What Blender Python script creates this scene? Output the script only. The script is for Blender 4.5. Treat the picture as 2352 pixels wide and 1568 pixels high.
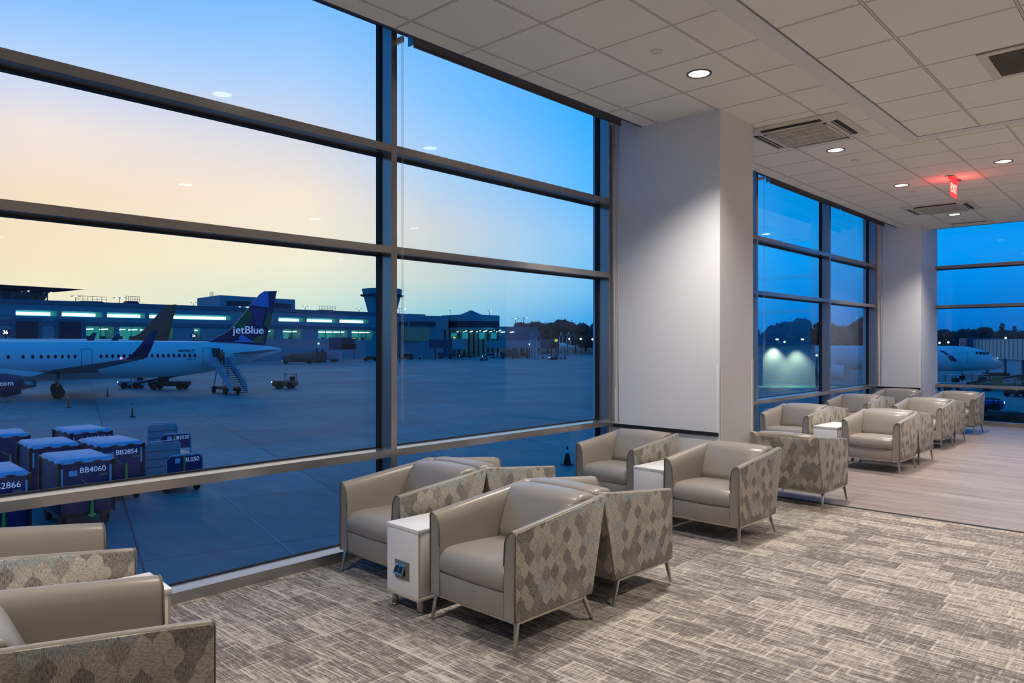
import bpy, bmesh, math, random
from mathutils import Vector, Matrix, noise
for o in list(bpy.data.objects): bpy.data.objects.remove(o)
S = bpy.context.scene
COL = S.collection
R_ = math.radians
random.seed(7)

# ------------------------------------------------------------------ camera, world, exposure
YAW = R_(42.864); FPX = 1675.5; EYE = 1.5
cam = bpy.data.objects.new('camera', bpy.data.cameras.new('camera')); COL.objects.link(cam)
cam.location = (0, 0, EYE); cam.rotation_euler = (R_(90), 0, YAW)
cam.data.sensor_width = 36; cam.data.lens = FPX/2352*36; cam.data.shift_y = 2.8/2352
cam.data.clip_start = .05; cam.data.clip_end = 3000
S.camera = cam
S.view_settings.view_transform = 'Standard'; S.view_settings.look = 'None'
S.view_settings.gamma = 1; S.view_settings.use_curve_mapping = False
S.view_settings.exposure = 0.0

def lin(c):
    return tuple(((x/255)/12.92 if x/255 <= .04045 else ((x/255+.055)/1.055)**2.4) for x in c)

def sky_world():
    w = bpy.data.worlds.new('dusk_sky'); S.world = w; w.use_nodes = True
    nt = w.node_tree; N = nt.nodes; L = nt.links; N.clear()
    out = N.new('ShaderNodeOutputWorld'); bg = N.new('ShaderNodeBackground'); L.new(bg.outputs[0], out.inputs[0])
    tc = N.new('ShaderNodeTexCoord'); sp = N.new('ShaderNodeSeparateXYZ'); L.new(tc.outputs['Generated'], sp.inputs[0])
    def M(op, a, b=None, clamp=False):
        n = N.new('ShaderNodeMath'); n.operation = op; n.use_clamp = clamp
        for k, x in enumerate((a, b)):
            if x is None: continue
            if isinstance(x, (int, float)): n.inputs[k].default_value = x
            else: L.new(x, n.inputs[k])
        return n.outputs[0]
    el = M('MULTIPLY', M('ARCSINE', sp.outputs['Z']), 180/math.pi)          # elevation, degrees
    az = M('MULTIPLY', M('ARCTAN2', M('MULTIPLY', sp.outputs['X'], -1), sp.outputs['Y']), 180/math.pi)   # degrees left of +Y
    elf = M('DIVIDE', M('MAXIMUM', el, 0), 90)
    # sky colour over elevation, for several compass directions (sunset glow on the left)
    Z = (0, 118, 196)
    cols = [
      (-60, [(0, (40, 104, 180)), (10, (44, 124, 208)), (30, (0, 120, 205)), (90, Z)]),
      (10, [(0, (0, 92, 168)), (2.3, (0, 118, 204)), (6, (0, 148, 232)), (12, (0, 146, 232)), (30, (0, 96, 176)), (90, Z)]),
      (22, [(0, (0, 110, 188)), (3, (0, 135, 216)), (7, (0, 158, 238)), (13, (0, 150, 236)), (30, (0, 96, 176)), (90, Z)]),
      (37, [(0, (20, 128, 205)), (1.5, (62, 160, 225)), (4, (118, 192, 236)), (8, (138, 198, 242)), (12, (92, 186, 252)), (17, (58, 176, 254)), (30, (10, 130, 225)), (90, Z)]),
      (48.8, [(0, (110, 180, 205)), (2.5, (160, 205, 214)), (5, (204, 214, 208)), (9, (212, 212, 214)), (13, (178, 208, 238)), (18, (138, 196, 250)), (23, (108, 182, 252)), (35, (10, 104, 196)), (90, Z)]),
      (58.7, [(0, (165, 212, 210)), (3, (218, 228, 208)), (6, (250, 236, 206)), (11, (255, 228, 206)), (15, (220, 216, 224)), (20, (168, 204, 248)), (25, (122, 186, 252)), (35, (10, 104, 196)), (90, Z)]),
      (76, [(0, (205, 228, 205)), (3, (250, 232, 196)), (6, (255, 226, 188)), (10, (255, 222, 192)), (14, (250, 226, 216)), (18, (192, 212, 242)), (22, (136, 190, 250)), (35, (10, 104, 196)), (90, Z)]),
      (120, [(0, (60, 140, 190)), (8, (90, 150, 200)), (20, (20, 130, 220)), (40, (0, 120, 205)), (90, Z)]),
      (175, [(0, (0, 100, 180)), (20, (0, 124, 212)), (90, Z)])]
    prev = None
    for k, (a, stops) in enumerate(cols):
        r = N.new('ShaderNodeValToRGB'); r.color_ramp.interpolation = 'EASE'
        e = r.color_ramp.elements
        e[0].position = 0; e[1].position = 1
        e[0].color = (*lin(stops[0][1]), 1); e[1].color = (*lin(stops[-1][1]), 1)
        for p, c in stops[1:-1]:
            q = e.new(p/90); q.color = (*lin(c), 1)
        r.color_ramp.interpolation = 'LINEAR'
        L.new(elf, r.inputs[0])
        if prev is None: prev = r.outputs[0]; pa = a; continue
        mr = N.new('ShaderNodeMapRange'); mr.interpolation_type = 'LINEAR'
        L.new(az, mr.inputs[0]); mr.inputs[1].default_value = pa; mr.inputs[2].default_value = a
        mx = N.new('ShaderNodeMix'); mx.data_type = 'RGBA'
        L.new(mr.outputs[0], mx.inputs[0]); L.new(prev, mx.inputs[6]); L.new(r.outputs[0], mx.inputs[7])
        prev = mx.outputs[2]; pa = a
    L.new(prev, bg.inputs[0]); bg.inputs[1].default_value = 1.12
sky_world()

# ------------------------------------------------------------------ materials
class NT:
    def __init__(s, name):
        s.m = bpy.data.materials.new(name); s.m.use_nodes = True
        s.nt = s.m.node_tree; s.N = s.nt.nodes; s.L = s.nt.links
        s.b = s.N['Principled BSDF']
    def M(s, op, a, b=None, c=None, clamp=False):
        n = s.N.new('ShaderNodeMath'); n.operation = op; n.use_clamp = clamp
        for k, x in enumerate((a, b, c)):
            if x is None: continue
            if isinstance(x, (int, float)): n.inputs[k].default_value = x
            else: s.L.new(x, n.inputs[k])
        return n.outputs[0]
    def mix(s, f, a, b):
        n = s.N.new('ShaderNodeMix'); n.data_type = 'RGBA'
        for k, x in ((0, f), (6, a), (7, b)):
            if isinstance(x, (int, float)): n.inputs[k].default_value = x
            elif isinstance(x, tuple): n.inputs[k].default_value = (*x, 1)
            else: s.L.new(x, n.inputs[k])
        return n.outputs[2]
    def coord(s, kind='Object'):
        return s.N.new('ShaderNodeTexCoord').outputs[kind]
    def mapping(s, v, scale=(1, 1, 1), rot=(0, 0, 0), loc=(0, 0, 0)):
        n = s.N.new('ShaderNodeMapping'); s.L.new(v, n.inputs[0])
        n.inputs[1].default_value = loc; n.inputs[2].default_value = rot; n.inputs[3].default_value = scale
        return n.outputs[0]
    def noise(s, v, scale=5, detail=2, rough=.5):
        n = s.N.new('ShaderNodeTexNoise'); s.L.new(v, n.inputs['Vector'])
        n.inputs['Scale'].default_value = scale; n.inputs['Detail'].default_value = detail; n.inputs['Roughness'].default_value = rough
        return n.outputs[0]
    def white(s, x, y, z=0.0):
        c = s.N.new('ShaderNodeCombineXYZ')
        for k, q in enumerate((x, y, z)):
            if isinstance(q, (int, float)): c.inputs[k].default_value = q
            else: s.L.new(q, c.inputs[k])
        n = s.N.new('ShaderNodeTexWhiteNoise'); s.L.new(c.outputs[0], n.inputs[0]); return n.outputs[0]
    def ramp(s, f, stops, interp='LINEAR'):
        r = s.N.new('ShaderNodeValToRGB'); s.L.new(f, r.inputs[0]); r.color_ramp.interpolation = interp
        e = r.color_ramp.elements
        e[0].position, e[0].color = stops[0][0], (*stops[0][1], 1)
        e[1].position, e[1].color = stops[-1][0], (*stops[-1][1], 1)
        for p, c in stops[1:-1]:
            q = e.new(p); q.color = (*c, 1)
        return r.outputs[0]
    def sep(s, v):
        n = s.N.new('ShaderNodeSeparateXYZ'); s.L.new(v, n.inputs[0]); return n.outputs
    def bump(s, h, strength=.3, dist=.002):
        n = s.N.new('ShaderNodeBump'); s.L.new(h, n.inputs['Height']); n.inputs['Strength'].default_value = strength
        n.inputs['Distance'].default_value = dist; s.L.new(n.outputs[0], s.b.inputs['Normal'])
    def color(s, c):
        if isinstance(c, tuple): s.b.inputs['Base Color'].default_value = (*c, 1)
        else: s.L.new(c, s.b.inputs['Base Color'])
    def set(s, **k):
        for a, v in k.items(): s.b.inputs[a.replace('_', ' ')].default_value = v
        return s

MAT = {}
def mat(name, rgb=None, rough=.5, metal=0, emit=None, strength=1, var=0.0, spec=.5):
    """plain material with a faint procedural mottle"""
    if name in MAT: return MAT[name]
    t = NT(name); c = lin(rgb)
    if var:
        n = t.noise(t.coord(), 6, 4)
        t.color(t.mix(n, tuple(x*(1-var) for x in c), tuple(min(1, x*(1+var)) for x in c)))
    else: t.color(c)
    t.set(Roughness=rough, Metallic=metal); t.b.inputs['Specular IOR Level'].default_value = spec
    if emit:
        t.b.inputs['Emission Color'].default_value = (*lin(emit), 1); t.b.inputs['Emission Strength'].default_value = strength
    MAT[name] = t.m; return t.m

def m_leather():
    t = NT('taupe_leather'); v = t.coord()
    n = t.noise(v, 220, 3, .6); big = t.noise(v, 3, 2)
    t.color(t.mix(big, lin((143, 135, 125)), lin((155, 147, 137))))
    t.set(Roughness=.31); t.b.inputs['Specular IOR Level'].default_value = .45
    t.bump(n, .12, .001); MAT['leather'] = t.m
m_leather()

def m_fabric():
    t = NT('ogee_fabric'); uv = t.sep(t.coord('UV'))
    u = t.M('DIVIDE', uv[0], .064); v = t.M('DIVIDE', uv[1], .112)
    g = t.M('SUBTRACT', v, t.M('MULTIPLY', t.M('SINE', t.M('MULTIPLY', v, 4*math.pi)), .072))
    a = t.M('FLOOR', t.M('ADD', u, g)); b = t.M('FLOOR', t.M('SUBTRACT', u, g))
    r1 = t.white(a, b); r2 = t.white(a, b, 5.0)
    par = t.M('MULTIPLY', t.M('ABSOLUTE', t.M('MODULO', t.M('ADD', a, t.M('MULTIPLY', b, 2)), 3)), .3)
    r1 = t.M('FRACT', t.M('ADD', t.M('MULTIPLY', r1, .55), par))
    ground = t.ramp(r1, [(0, lin((98, 93, 92))), (.16, lin((126, 120, 117))), (.3, lin((184, 176, 163))), (.46, lin((142, 136, 131))), (.56, lin((106, 100, 99))), (.68, lin((194, 186, 171))), (.80, lin((160, 168, 172))), (.9, lin((166, 156, 142)))], 'CONSTANT')
    # hatching threads: horizontal dashes everywhere, upright ones in some lozenges
    w = t.coord('UV')
    nh = t.noise(t.mapping(w, (60, 420, 1)), 1, 2, .6)
    nv = t.noise(t.mapping(w, (420, 60, 1)), 1, 2, .6)
    pick = t.M('GREATER_THAN', r2, .55)
    nn = t.mix(pick, nh, nv)
    line = t.ramp(nn, [(.42, (0, 0, 0)), (.56, (1, 1, 1))])
    dark = t.mix(.55, ground, lin((96, 90, 88)))
    light = t.mix(.35, ground, lin((206, 196, 176)))
    c = t.mix(line, dark, light)
    # thin outline around each lozenge
    fa = t.M('FRACT', t.M('ADD', u, g)); fb = t.M('FRACT', t.M('SUBTRACT', u, g))
    ea = t.M('MINIMUM', t.M('MINIMUM', fa, t.M('SUBTRACT', 1, fa)), t.M('MINIMUM', fb, t.M('SUBTRACT', 1, fb)))
    c = t.mix(t.M('MULTIPLY', t.M('LESS_THAN', ea, .022), .5), c, lin((120, 114, 108)))
    t.color(c); t.set(Roughness=.9); t.bump(nn, .35, .0015); MAT['fabric'] = t.m
m_fabric()

def m_carpet():
    t = NT('woven_carpet'); v = t.coord()
    n1 = t.noise(t.mapping(v, (8, 120, 1)), 1, 4, .72)      # long streaks across the room
    n2 = t.noise(t.mapping(v, (110, 8, 1)), 1, 4, .72)
    n3 = t.noise(t.mapping(v, (2.4, 24, 1)), 1, 2, .5)
    p = t.sep(v)
    def blocks(w, h, k):
        r = t.M('FLOOR', t.M('DIVIDE', p[1], h)); cx = t.M('FLOOR', t.M('ADD', t.M('DIVIDE', p[0], w), t.white(r, k)))
        return t.white(r, cx, k), t.M('FRACT', t.M('DIVIDE', p[1], h)), t.M('FRACT', t.M('ADD', t.M('DIVIDE', p[0], w), t.white(r, k)))
    b1, fy1, fx1 = blocks(.19, .075, 1.0); b2, fy2, fx2 = blocks(.31, .16, 2.0)
    # pale yarn lines that run along the edges of some blocks
    e1 = t.M('MULTIPLY', t.M('LESS_THAN', t.M('MINIMUM', fy1, t.M('MULTIPLY', fx1, 2.2)), .13), t.M('GREATER_THAN', b1, .52))
    e2 = t.M('MULTIPLY', t.M('LESS_THAN', t.M('MINIMUM', fy2, t.M('MULTIPLY', fx2, 1.9)), .075), t.M('GREATER_THAN', b2, .4))
    s = t.M('ADD', t.M('MULTIPLY', n1, .60), t.M('MULTIPLY', n2, .28))
    s = t.M('ADD', s, t.M('MULTIPLY', n3, .16))
    s = t.M('ADD', s, t.M('MULTIPLY', t.M('SUBTRACT', b2, .5), .07))
    s = t.M('ADD', s, t.M('MULTIPLY', t.M('MAXIMUM', e1, e2), .06))
    f = t.ramp(s, [(.47, (0, 0, 0)), (.53, (.4, .4, .4)), (.60, (1, 1, 1))])
    fine = t.noise(v, 300, 2, .6)
    c = t.mix(f, lin((96, 88, 86)), lin((200, 189, 177)))
    c = t.mix(t.M('MULTIPLY', fine, .3), c, lin((132, 122, 114)))
    t.color(c); t.set(Roughness=.97); t.b.inputs['Specular IOR Level'].default_value = .1
    t.bump(t.M('ADD', s, t.M('MULTIPLY', fine, .5)), .5, .004); MAT['carpet'] = t.m
m_carpet()

def m_wood():
    t = NT('plank_floor'); v = t.coord(); p = t.sep(v)
    row = t.M('FLOOR', t.M('DIVIDE', p[1], .15))
    off = t.M('MULTIPLY', t.white(row, 1.0), 1.2)
    colm = t.M('FLOOR', t.M('DIVIDE', t.M('ADD', p[0], off), 1.22))
    r = t.white(row, colm)
    g = t.noise(t.mapping(v, (1.6, 42, 1)), 1, 5, .7)
    g2 = t.noise(t.mapping(v, (.8, 9, 1)), 1, 3, .5)
    f = t.M('ADD', t.M('MULTIPLY', r, .08), t.M('ADD', t.M('MULTIPLY', g, .85), t.M('MULTIPLY', g2, .35)))
    c = t.ramp(f, [(.46, lin((94, 82, 78))), (.60, lin((132, 118, 110))), (.80, lin((166, 152, 143)))])
    fy = t.M('FRACT', t.M('DIVIDE', p[1], .15)); fx = t.M('FRACT', t.M('DIVIDE', t.M('ADD', p[0], off), 1.22))
    seam = t.M('MAXIMUM', t.M('LESS_THAN', fy, .014), t.M('LESS_THAN', fx, .002))
    t.color(t.mix(t.M('MULTIPLY', seam, .5), c, lin((92, 80, 74)))); t.set(Roughness=.42)
    t.bump(g, .1, .001); MAT['wood'] = t.m
m_wood()

def m_tiles(name, x0, y0):
    t = NT(name); v = t.coord(); p = t.sep(v); T = .6096
    def d(c, o):
        f = t.M('FRACT', t.M('DIVIDE', t.M('SUBTRACT', c, o-60*T), T))
        return t.M('MULTIPLY', t.M('MINIMUM', f, t.M('SUBTRACT', 1, f)), T)
    dx, dy = d(p[0], x0), d(p[1], y0)
    dd = t.M('MINIMUM', dx, dy)
    tee = t.M('LESS_THAN', dd, .0095); gap = t.M('MULTIPLY', t.M('GREATER_THAN', dd, .0065), t.M('LESS_THAN', dd, .0098))
    n = t.noise(v, 190, 3, .7); n2 = t.noise(v, 2.1, 2)
    base = t.mix(n2, lin((238, 233, 222)), lin((243, 239, 229)))
    base = t.mix(t.M('MULTIPLY', t.M('LESS_THAN', n, .40), .35), base, lin((208, 202, 190)))
    c = t.mix(tee, base, lin((216, 208, 196)))
    c = t.mix(gap, c, lin((112, 102, 92)))
    t.color(c); t.set(Roughness=.9); t.bump(t.M('ADD', t.M('MULTIPLY', n, .2), t.M('MULTIPLY', tee, 1.0)), .4, .004); MAT[name] = t.m
m_tiles('tile_high', -3.734, 3.052); m_tiles('tile_low', -1.286, 4.152)

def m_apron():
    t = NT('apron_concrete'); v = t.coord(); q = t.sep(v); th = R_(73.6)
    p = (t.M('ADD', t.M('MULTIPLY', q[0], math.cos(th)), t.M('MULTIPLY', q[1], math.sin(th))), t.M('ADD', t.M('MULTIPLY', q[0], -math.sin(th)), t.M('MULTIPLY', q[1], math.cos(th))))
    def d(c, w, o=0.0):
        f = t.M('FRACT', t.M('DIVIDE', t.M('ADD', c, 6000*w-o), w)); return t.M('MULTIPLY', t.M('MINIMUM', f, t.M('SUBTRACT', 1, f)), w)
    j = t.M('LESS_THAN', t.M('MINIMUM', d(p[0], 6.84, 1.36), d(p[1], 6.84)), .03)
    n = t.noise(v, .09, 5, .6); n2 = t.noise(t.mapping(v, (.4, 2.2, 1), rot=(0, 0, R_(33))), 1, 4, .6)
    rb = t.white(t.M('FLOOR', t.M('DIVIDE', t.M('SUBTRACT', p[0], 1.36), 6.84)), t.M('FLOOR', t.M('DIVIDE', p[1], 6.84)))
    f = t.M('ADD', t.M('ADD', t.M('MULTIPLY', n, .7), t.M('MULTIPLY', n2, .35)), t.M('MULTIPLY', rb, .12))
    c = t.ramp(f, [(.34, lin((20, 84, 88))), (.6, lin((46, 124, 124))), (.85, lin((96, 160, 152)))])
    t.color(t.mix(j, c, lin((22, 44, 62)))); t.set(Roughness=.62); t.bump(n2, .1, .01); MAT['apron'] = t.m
m_apron()

def m_glass():
    t = NT('window_glass'); t.N.clear()
    out = t.N.new('ShaderNodeOutputMaterial'); tr = t.N.new('ShaderNodeBsdfTransparent'); gl = t.N.new('ShaderNodeBsdfGlossy')
    tr.inputs[0].default_value = (.93, .975, 1.0, 1); gl.inputs['Roughness'].default_value = 0.0; gl.inputs[0].default_value = (.9, .95, 1, 1)
    ge = t.N.new('ShaderNodeNewGeometry'); dp = t.N.new('ShaderNodeVectorMath'); dp.operation = 'DOT_PRODUCT'
    t.L.new(ge.outputs['Incoming'], dp.inputs[0]); t.L.new(ge.outputs['Normal'], dp.inputs[1])
    c1 = t.M('SUBTRACT', 1, t.M('ABSOLUTE', dp.outputs['Value'], clamp=True))
    fac = t.M('ADD', .018, t.M('MULTIPLY', t.M('POWER', c1, 5), .95))
    mx = t.N.new('ShaderNodeMixShader'); t.L.new(fac, mx.inputs[0]); t.L.new(tr.outputs[0], mx.inputs[1]); t.L.new(gl.outputs[0], mx.inputs[2])
    t.L.new(mx.outputs[0], out.inputs[0]); MAT['glass'] = t.m
m_glass()

mat('alu', (164, 160, 158), .2, .72)
mat('alu_dark', (104, 104, 110), .45, .3)
mat('gasket', (12, 13, 16), .6)
mat('white_paint', (226, 224, 224), .5)
mat('drywall', (226, 222, 218), .6)
mat('black_rubber', (22, 22, 22), .7)
mat('laminate', (238, 234, 230), .3)
mat('laminate_edge', (205, 190, 172), .4)
mat('nickel', (190, 184, 172), .28, 1.0)
mat('steel', (150, 150, 150), .35, .9)
mat('plate_grey', (128, 126, 122), .45, .4)
mat('socket_black', (18, 20, 24), .4)
mat('seam', (122, 112, 98), .6)
mat('ac_white', (218, 210, 196), .45)
mat('ac_dark', (44, 36, 28), .7)
mat('lamp', (255, 250, 240), .5, emit=(255, 246, 232), strength=9)
mat('trim_ring', (112, 104, 98), .35, .3)
mat('shade_cloth', (120, 118, 122), .8)
mat('chain', (168, 172, 176), .35, .3)
mat('exit_red', (230, 50, 50), .3, emit=(255, 40, 44), strength=1.6)
mat('exit_letter', (255, 200, 195), .3, emit=(255, 150, 140), strength=2.2)
mat('fascia', (70, 72, 80), .6)
# outside
mat('plane_white', (206, 224, 222), .3, spec=.6)
mat('plane_grey', (120, 130, 140), .4)
mat('navy', (10, 24, 84), .35)
mat('navy2', (24, 46, 120), .35)
mat('tail_green', (20, 110, 60), .4)
mat('tail_blue', (50, 146, 220), .4)
mat('tail_brown', (235, 84, 62), .5)
mat('tail_plum', (52, 30, 70), .5)
mat('glass_dark', (12, 18, 30), .1)
mat('tyre', (10, 10, 12), .8)
mat('hub', (140, 145, 150), .4, .6)
mat('cart_navy', (8, 22, 92), .55, var=.12)
mat('cart_roof', (130, 190, 215), .5, var=.35)
mat('cart_text', (220, 232, 244), .5, emit=(190, 215, 245), strength=.3)
mat('reflect_tape', (200, 220, 235), .4)
mat('red_tape', (150, 40, 40), .5)
mat('lime', (130, 190, 50), .5)
mat('sign_strap', (150, 140, 40), .6)
mat('orange', (235, 90, 30), .6)
mat('cone_dark', (40, 30, 40), .7)
mat('stair_metal', (170, 190, 205), .4, .3)
mat('stair_dark', (40, 34, 38), .7)
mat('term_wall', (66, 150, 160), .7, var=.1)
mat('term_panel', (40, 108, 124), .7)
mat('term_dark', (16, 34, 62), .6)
mat('term_lit', (60, 120, 120), .6, emit=(40, 160, 160), strength=.5)
mat('term_glow', (40, 90, 100), .6, emit=(60, 150, 140), strength=.09)  # faint emission in place of light falling on these terminal walls
mat('term_strip', (240, 255, 255), .5, emit=(225, 255, 250), strength=3.2)
mat('term_tube', (240, 255, 250), .5, emit=(205, 255, 238), strength=2.2)
mat('bridge', (118, 166, 172), .45, .2)
mat('bridge_dark', (48, 66, 96), .6)
mat('lamp_out', (255, 255, 255), .5, emit=(240, 248, 255), strength=7)
mat('lamp_warm', (255, 240, 180), .5, emit=(240, 240, 150), strength=6)
mat('sign_yellow', (230, 240, 60), .5, emit=(225, 240, 60), strength=1.6)
mat('sign_white', (240, 246, 250), .5, emit=(235, 245, 250), strength=1.6)
mat('red_lamp', (255, 60, 90), .5, emit=(255, 50, 90), strength=14)
mat('tree_dark', (26, 48, 52), .9, var=.3)
mat('bark', (40, 44, 48), .9)
mat('paint_line', (96, 140, 148), .6)
mat('pale_wall', (140, 156, 164), .7)
mat('skin', (150, 100, 80), .6)
mat('hivis', (255, 70, 34), .6)
mat('trousers', (24, 30, 50), .8)
mat('truck_white', (150, 165, 180), .5)
mat('truck_brown', (92, 82, 74), .6)
mat('grass', (30, 52, 44), .95, var=.2)

# ------------------------------------------------------------------ mesh helpers
class MB:
    def __init__(s): s.bm = bmesh.new(); s.n = 0
    def _addverts(s, pts): return [s.bm.verts.new(p) for p in pts]
    def box(s, x0, x1, y0, y1, z0, z1, mi=0, M=None):
        x0, x1 = min(x0, x1), max(x0, x1); y0, y1 = min(y0, y1), max(y0, y1); z0, z1 = min(z0, z1), max(z0, z1)
        P = [(x0, y0, z0), (x1, y0, z0), (x1, y1, z0), (x0, y1, z0), (x0, y0, z1), (x1, y0, z1), (x1, y1, z1), (x0, y1, z1)]
        if M is not None: P = [M @ Vector(p) for p in P]
        v = s._addverts(P)
        for f in ((0, 3, 2, 1), (4, 5, 6, 7), (0, 1, 5, 4), (1, 2, 6, 5), (2, 3, 7, 6), (3, 0, 4, 7)):
            s.bm.faces.new([v[i] for i in f]).material_index = mi
        return s
    def hexa(s, P, mi=0):
        v = s._addverts(P)
        for f in ((0, 3, 2, 1), (4, 5, 6, 7), (0, 1, 5, 4), (1, 2, 6, 5), (2, 3, 7, 6), (3, 0, 4, 7)):
            s.bm.faces.new([v[i] for i in f]).material_index = mi
        return s
    def poly(s, pts, mi=0): s.bm.faces.new(s._addverts(pts)).material_index = mi; return s
    def loft(s, rings, cap=True, mi=0, smooth=True, closed=True):
        V = [s._addverts(r) for r in rings]; n = len(rings[0])
        for a, b in zip(V[:-1], V[1:]):
            for i in range(n if closed else n-1):
                j = (i+1) % n
                f = s.bm.faces.new((a[i], a[j], b[j], b[i])); f.smooth = smooth; f.material_index = mi
        if cap:
            s.bm.faces.new(V[0][::-1]).material_index = mi; s.bm.faces.new(V[-1]).material_index = mi
        return s
    def cyl(s, p, q, r0, r1=None, seg=16, mi=0, cap=True):
        r1 = r0 if r1 is None else r1
        p, q = Vector(p), Vector(q); d = (q-p).normalized(); a = d.orthogonal().normalized(); b = d.cross(a)
        ring = lambda c, r: [c+r*(math.cos(t)*a+math.sin(t)*b) for t in [2*math.pi*i/seg for i in range(seg)]]
        return s.loft([ring(p, r0), ring(q, r1)], cap, mi)
    def tube(s, pts, r, seg=8, mi=0):
        rings = []
        pts = [Vector(p) for p in pts]
        up = None
        for i, p in enumerate(pts):
            d = (pts[min(i+1, len(pts)-1)]-pts[max(i-1, 0)]).normalized()
            if up is None: up = d.orthogonal().normalized()
            a = (up-d*up.dot(d)).normalized(); b = d.cross(a); up = a
            rings.append([p+r*(math.cos(t)*a+math.sin(t)*b) for t in [2*math.pi*k/seg for k in range(seg)]])
        return s.loft(rings, True, mi)
    def bar(s, p, q, w, h, w2=None, h2=None, mi=0, up=(0, 0, 1)):
        p, q = Vector(p), Vector(q); d = (q-p).normalized(); up = Vector(up)
        a = d.cross(up)
        if a.length < 1e-4: a = d.orthogonal()
        a.normalize(); b = a.cross(d)
        w2 = w2 or w; h2 = h2 or h
        R = lambda c, w, h: [c-a*w/2-b*h/2, c+a*w/2-b*h/2, c+a*w/2+b*h/2, c-a*w/2+b*h/2]
        return s.loft([R(p, w, h), R(q, w2, h2)], True, mi, smooth=False)
    def prism(s, prof, axis, a0, a1, mi=0, smooth=False):
        """prof: list of 2D points; extruded along axis 'x','y' or 'z'"""
        def P(p, a):
            return {'x': (a, p[0], p[1]), 'y': (p[0], a, p[1]), 'z': (p[0], p[1], a)}[axis]
        return s.loft([[P(p, a0) for p in prof], [P(p, a1) for p in prof]], True, mi, smooth)
    def sphere(s, c, r, seg=12, rings=8, mi=0, sc=(1, 1, 1)):
        c = Vector(c); rr = []
        for i in range(1, rings):
            t = math.pi*i/rings
            rr.append([c+Vector((sc[0]*r*math.sin(t)*math.cos(a), sc[1]*r*math.sin(t)*math.sin(a), sc[2]*r*math.cos(t))) for a in [2*math.pi*k/seg for k in range(seg)]])
        s.loft(rr, True, mi); return s
    def build(s, name, m, parent=None, bevel=0, bseg=2, M=None, smooth=False):
        bmesh.ops.recalc_face_normals(s.bm, faces=s.bm.faces)
        if M is not None: s.bm.transform(M)
        uvl = s.bm.loops.layers.uv.new('uv')
        for f in s.bm.faces:
            n = f.normal; ax = max(range(3), key=lambda k: abs(n[k]))
            if smooth: f.smooth = True
            for l in f.loops:
                c = l.vert.co
                l[uvl].uv = (c.y, c.z) if ax == 0 else ((c.x, c.z) if ax == 1 else (c.x, c.y))
        me = bpy.data.meshes.new(name); s.bm.to_mesh(me); s.bm.free()
        for q in (m if isinstance(m, (list, tuple)) else [m]): me.materials.append(MAT[q] if isinstance(q, str) else q)
        o = bpy.data.objects.new(name, me); COL.objects.link(o)
        if parent is not None: o.parent = parent
        if bevel:
            b = o.modifiers.new('bevel', 'BEVEL'); b.width = bevel; b.segments = bseg; b.limit_method = 'ANGLE'; b.angle_limit = R_(35)
            b.harden_normals = False
            for p in me.polygons: p.use_smooth = True
        return o

def empty(name, loc=(0, 0, 0), rz=0):
    o = bpy.data.objects.new(name, None); COL.objects.link(o); o.location = loc; o.rotation_euler = (0, 0, rz)
    o.empty_display_size = .1; return o
def tag(o, label, cat, group=None, kind=None):
    o['label'] = label; o['category'] = cat
    if group: o['group'] = group
    if kind: o['kind'] = kind
    return o
def struct(o, label=None):
    o['kind'] = 'structure'
    if label: o['label'] = label
    return o
def kids(o): return CH.get(o.name, [])
def copy_tree(o, parent=None):
    c = o.copy(); COL.objects.link(c); c.parent = parent
    for ch in [x for x in list(COL.objects) if x.parent == o]: copy_tree(ch, c)
    return c
def text_mesh(name, body, size, m, parent=None, extrude=.003, loc=(0, 0, 0), rot=(90, 0, 0), align='CENTER', M=None, bold=0.0):
    cu = bpy.data.curves.new('t', 'FONT'); cu.body = body; cu.size = size; cu.extrude = extrude; cu.align_x = align; cu.align_y = 'CENTER'; cu.offset = bold
    to = bpy.data.objects.new('t', cu); me = bpy.data.meshes.new_from_object(to); bpy.data.objects.remove(to)
    T = Matrix.Translation(loc) @ (Matrix.Rotation(R_(rot[2]), 4, 'Z') @ Matrix.Rotation(R_(rot[1]), 4, 'Y') @ Matrix.Rotation(R_(rot[0]), 4, 'X'))
    if M is not None: T = M
    me.transform(T); me.materials.clear(); me.materials.append(MAT[m])
    o = bpy.data.objects.new(name, me); COL.objects.link(o)
    if parent is not None: o.parent = parent
    return o

# ------------------------------------------------------------------ room shell
CH_ = 3.606; CL_ = 3.326; XW = -4.26; XG = -4.415; YF = 15.57; YG = 15.725; TOP = 3.95; XR = 8.0; YB = -5.0
struct(MB().box(-4.5, XR, YB, 6.96, -.12, 0).build('floor', 'carpet'), 'grey beige woven carpet with streaks')
struct(MB().box(-4.5, XR, 6.98, 15.8, -.12, 0).build('floor_planks', 'wood'), 'pale wood plank floor')
struct(MB().box(XW, XR, 6.955, 6.99, -.02, .004).build('trim_1', 'black_rubber'), 'dark strip between carpet and plank floor')
m = MB().box(-3.91, XR, 7.35, 15.26, CH_, CH_+.03); m.box(-3.91, -1.90, YB, 7.35, CH_, CH_+.03)
struct(m.build('ceiling', 'tile_high'), 'white acoustic tile ceiling')
lowc = struct(MB().box(-1.905, XR, YB, 7.35, CL_+.004, CH_+.02).build('ceiling_drop', 'drywall'), 'lowered ceiling with plain border')
struct(MB().box(-1.755, XR, YB, 7.165, CL_-.004, CL_+.006).build('ceiling_drop_tiles', 'tile_low'), 'acoustic tiles of the lowered ceiling')
m = MB().box(-1.765, -1.752, YB, 7.175, CL_-.006, CL_+.006); m.box(-1.752, XR, 7.163, 7.175, CL_-.006, CL_+.006)
struct(m.build('trim_2', 'plate_grey'), 'metal angle around the lowered ceiling')
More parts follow.
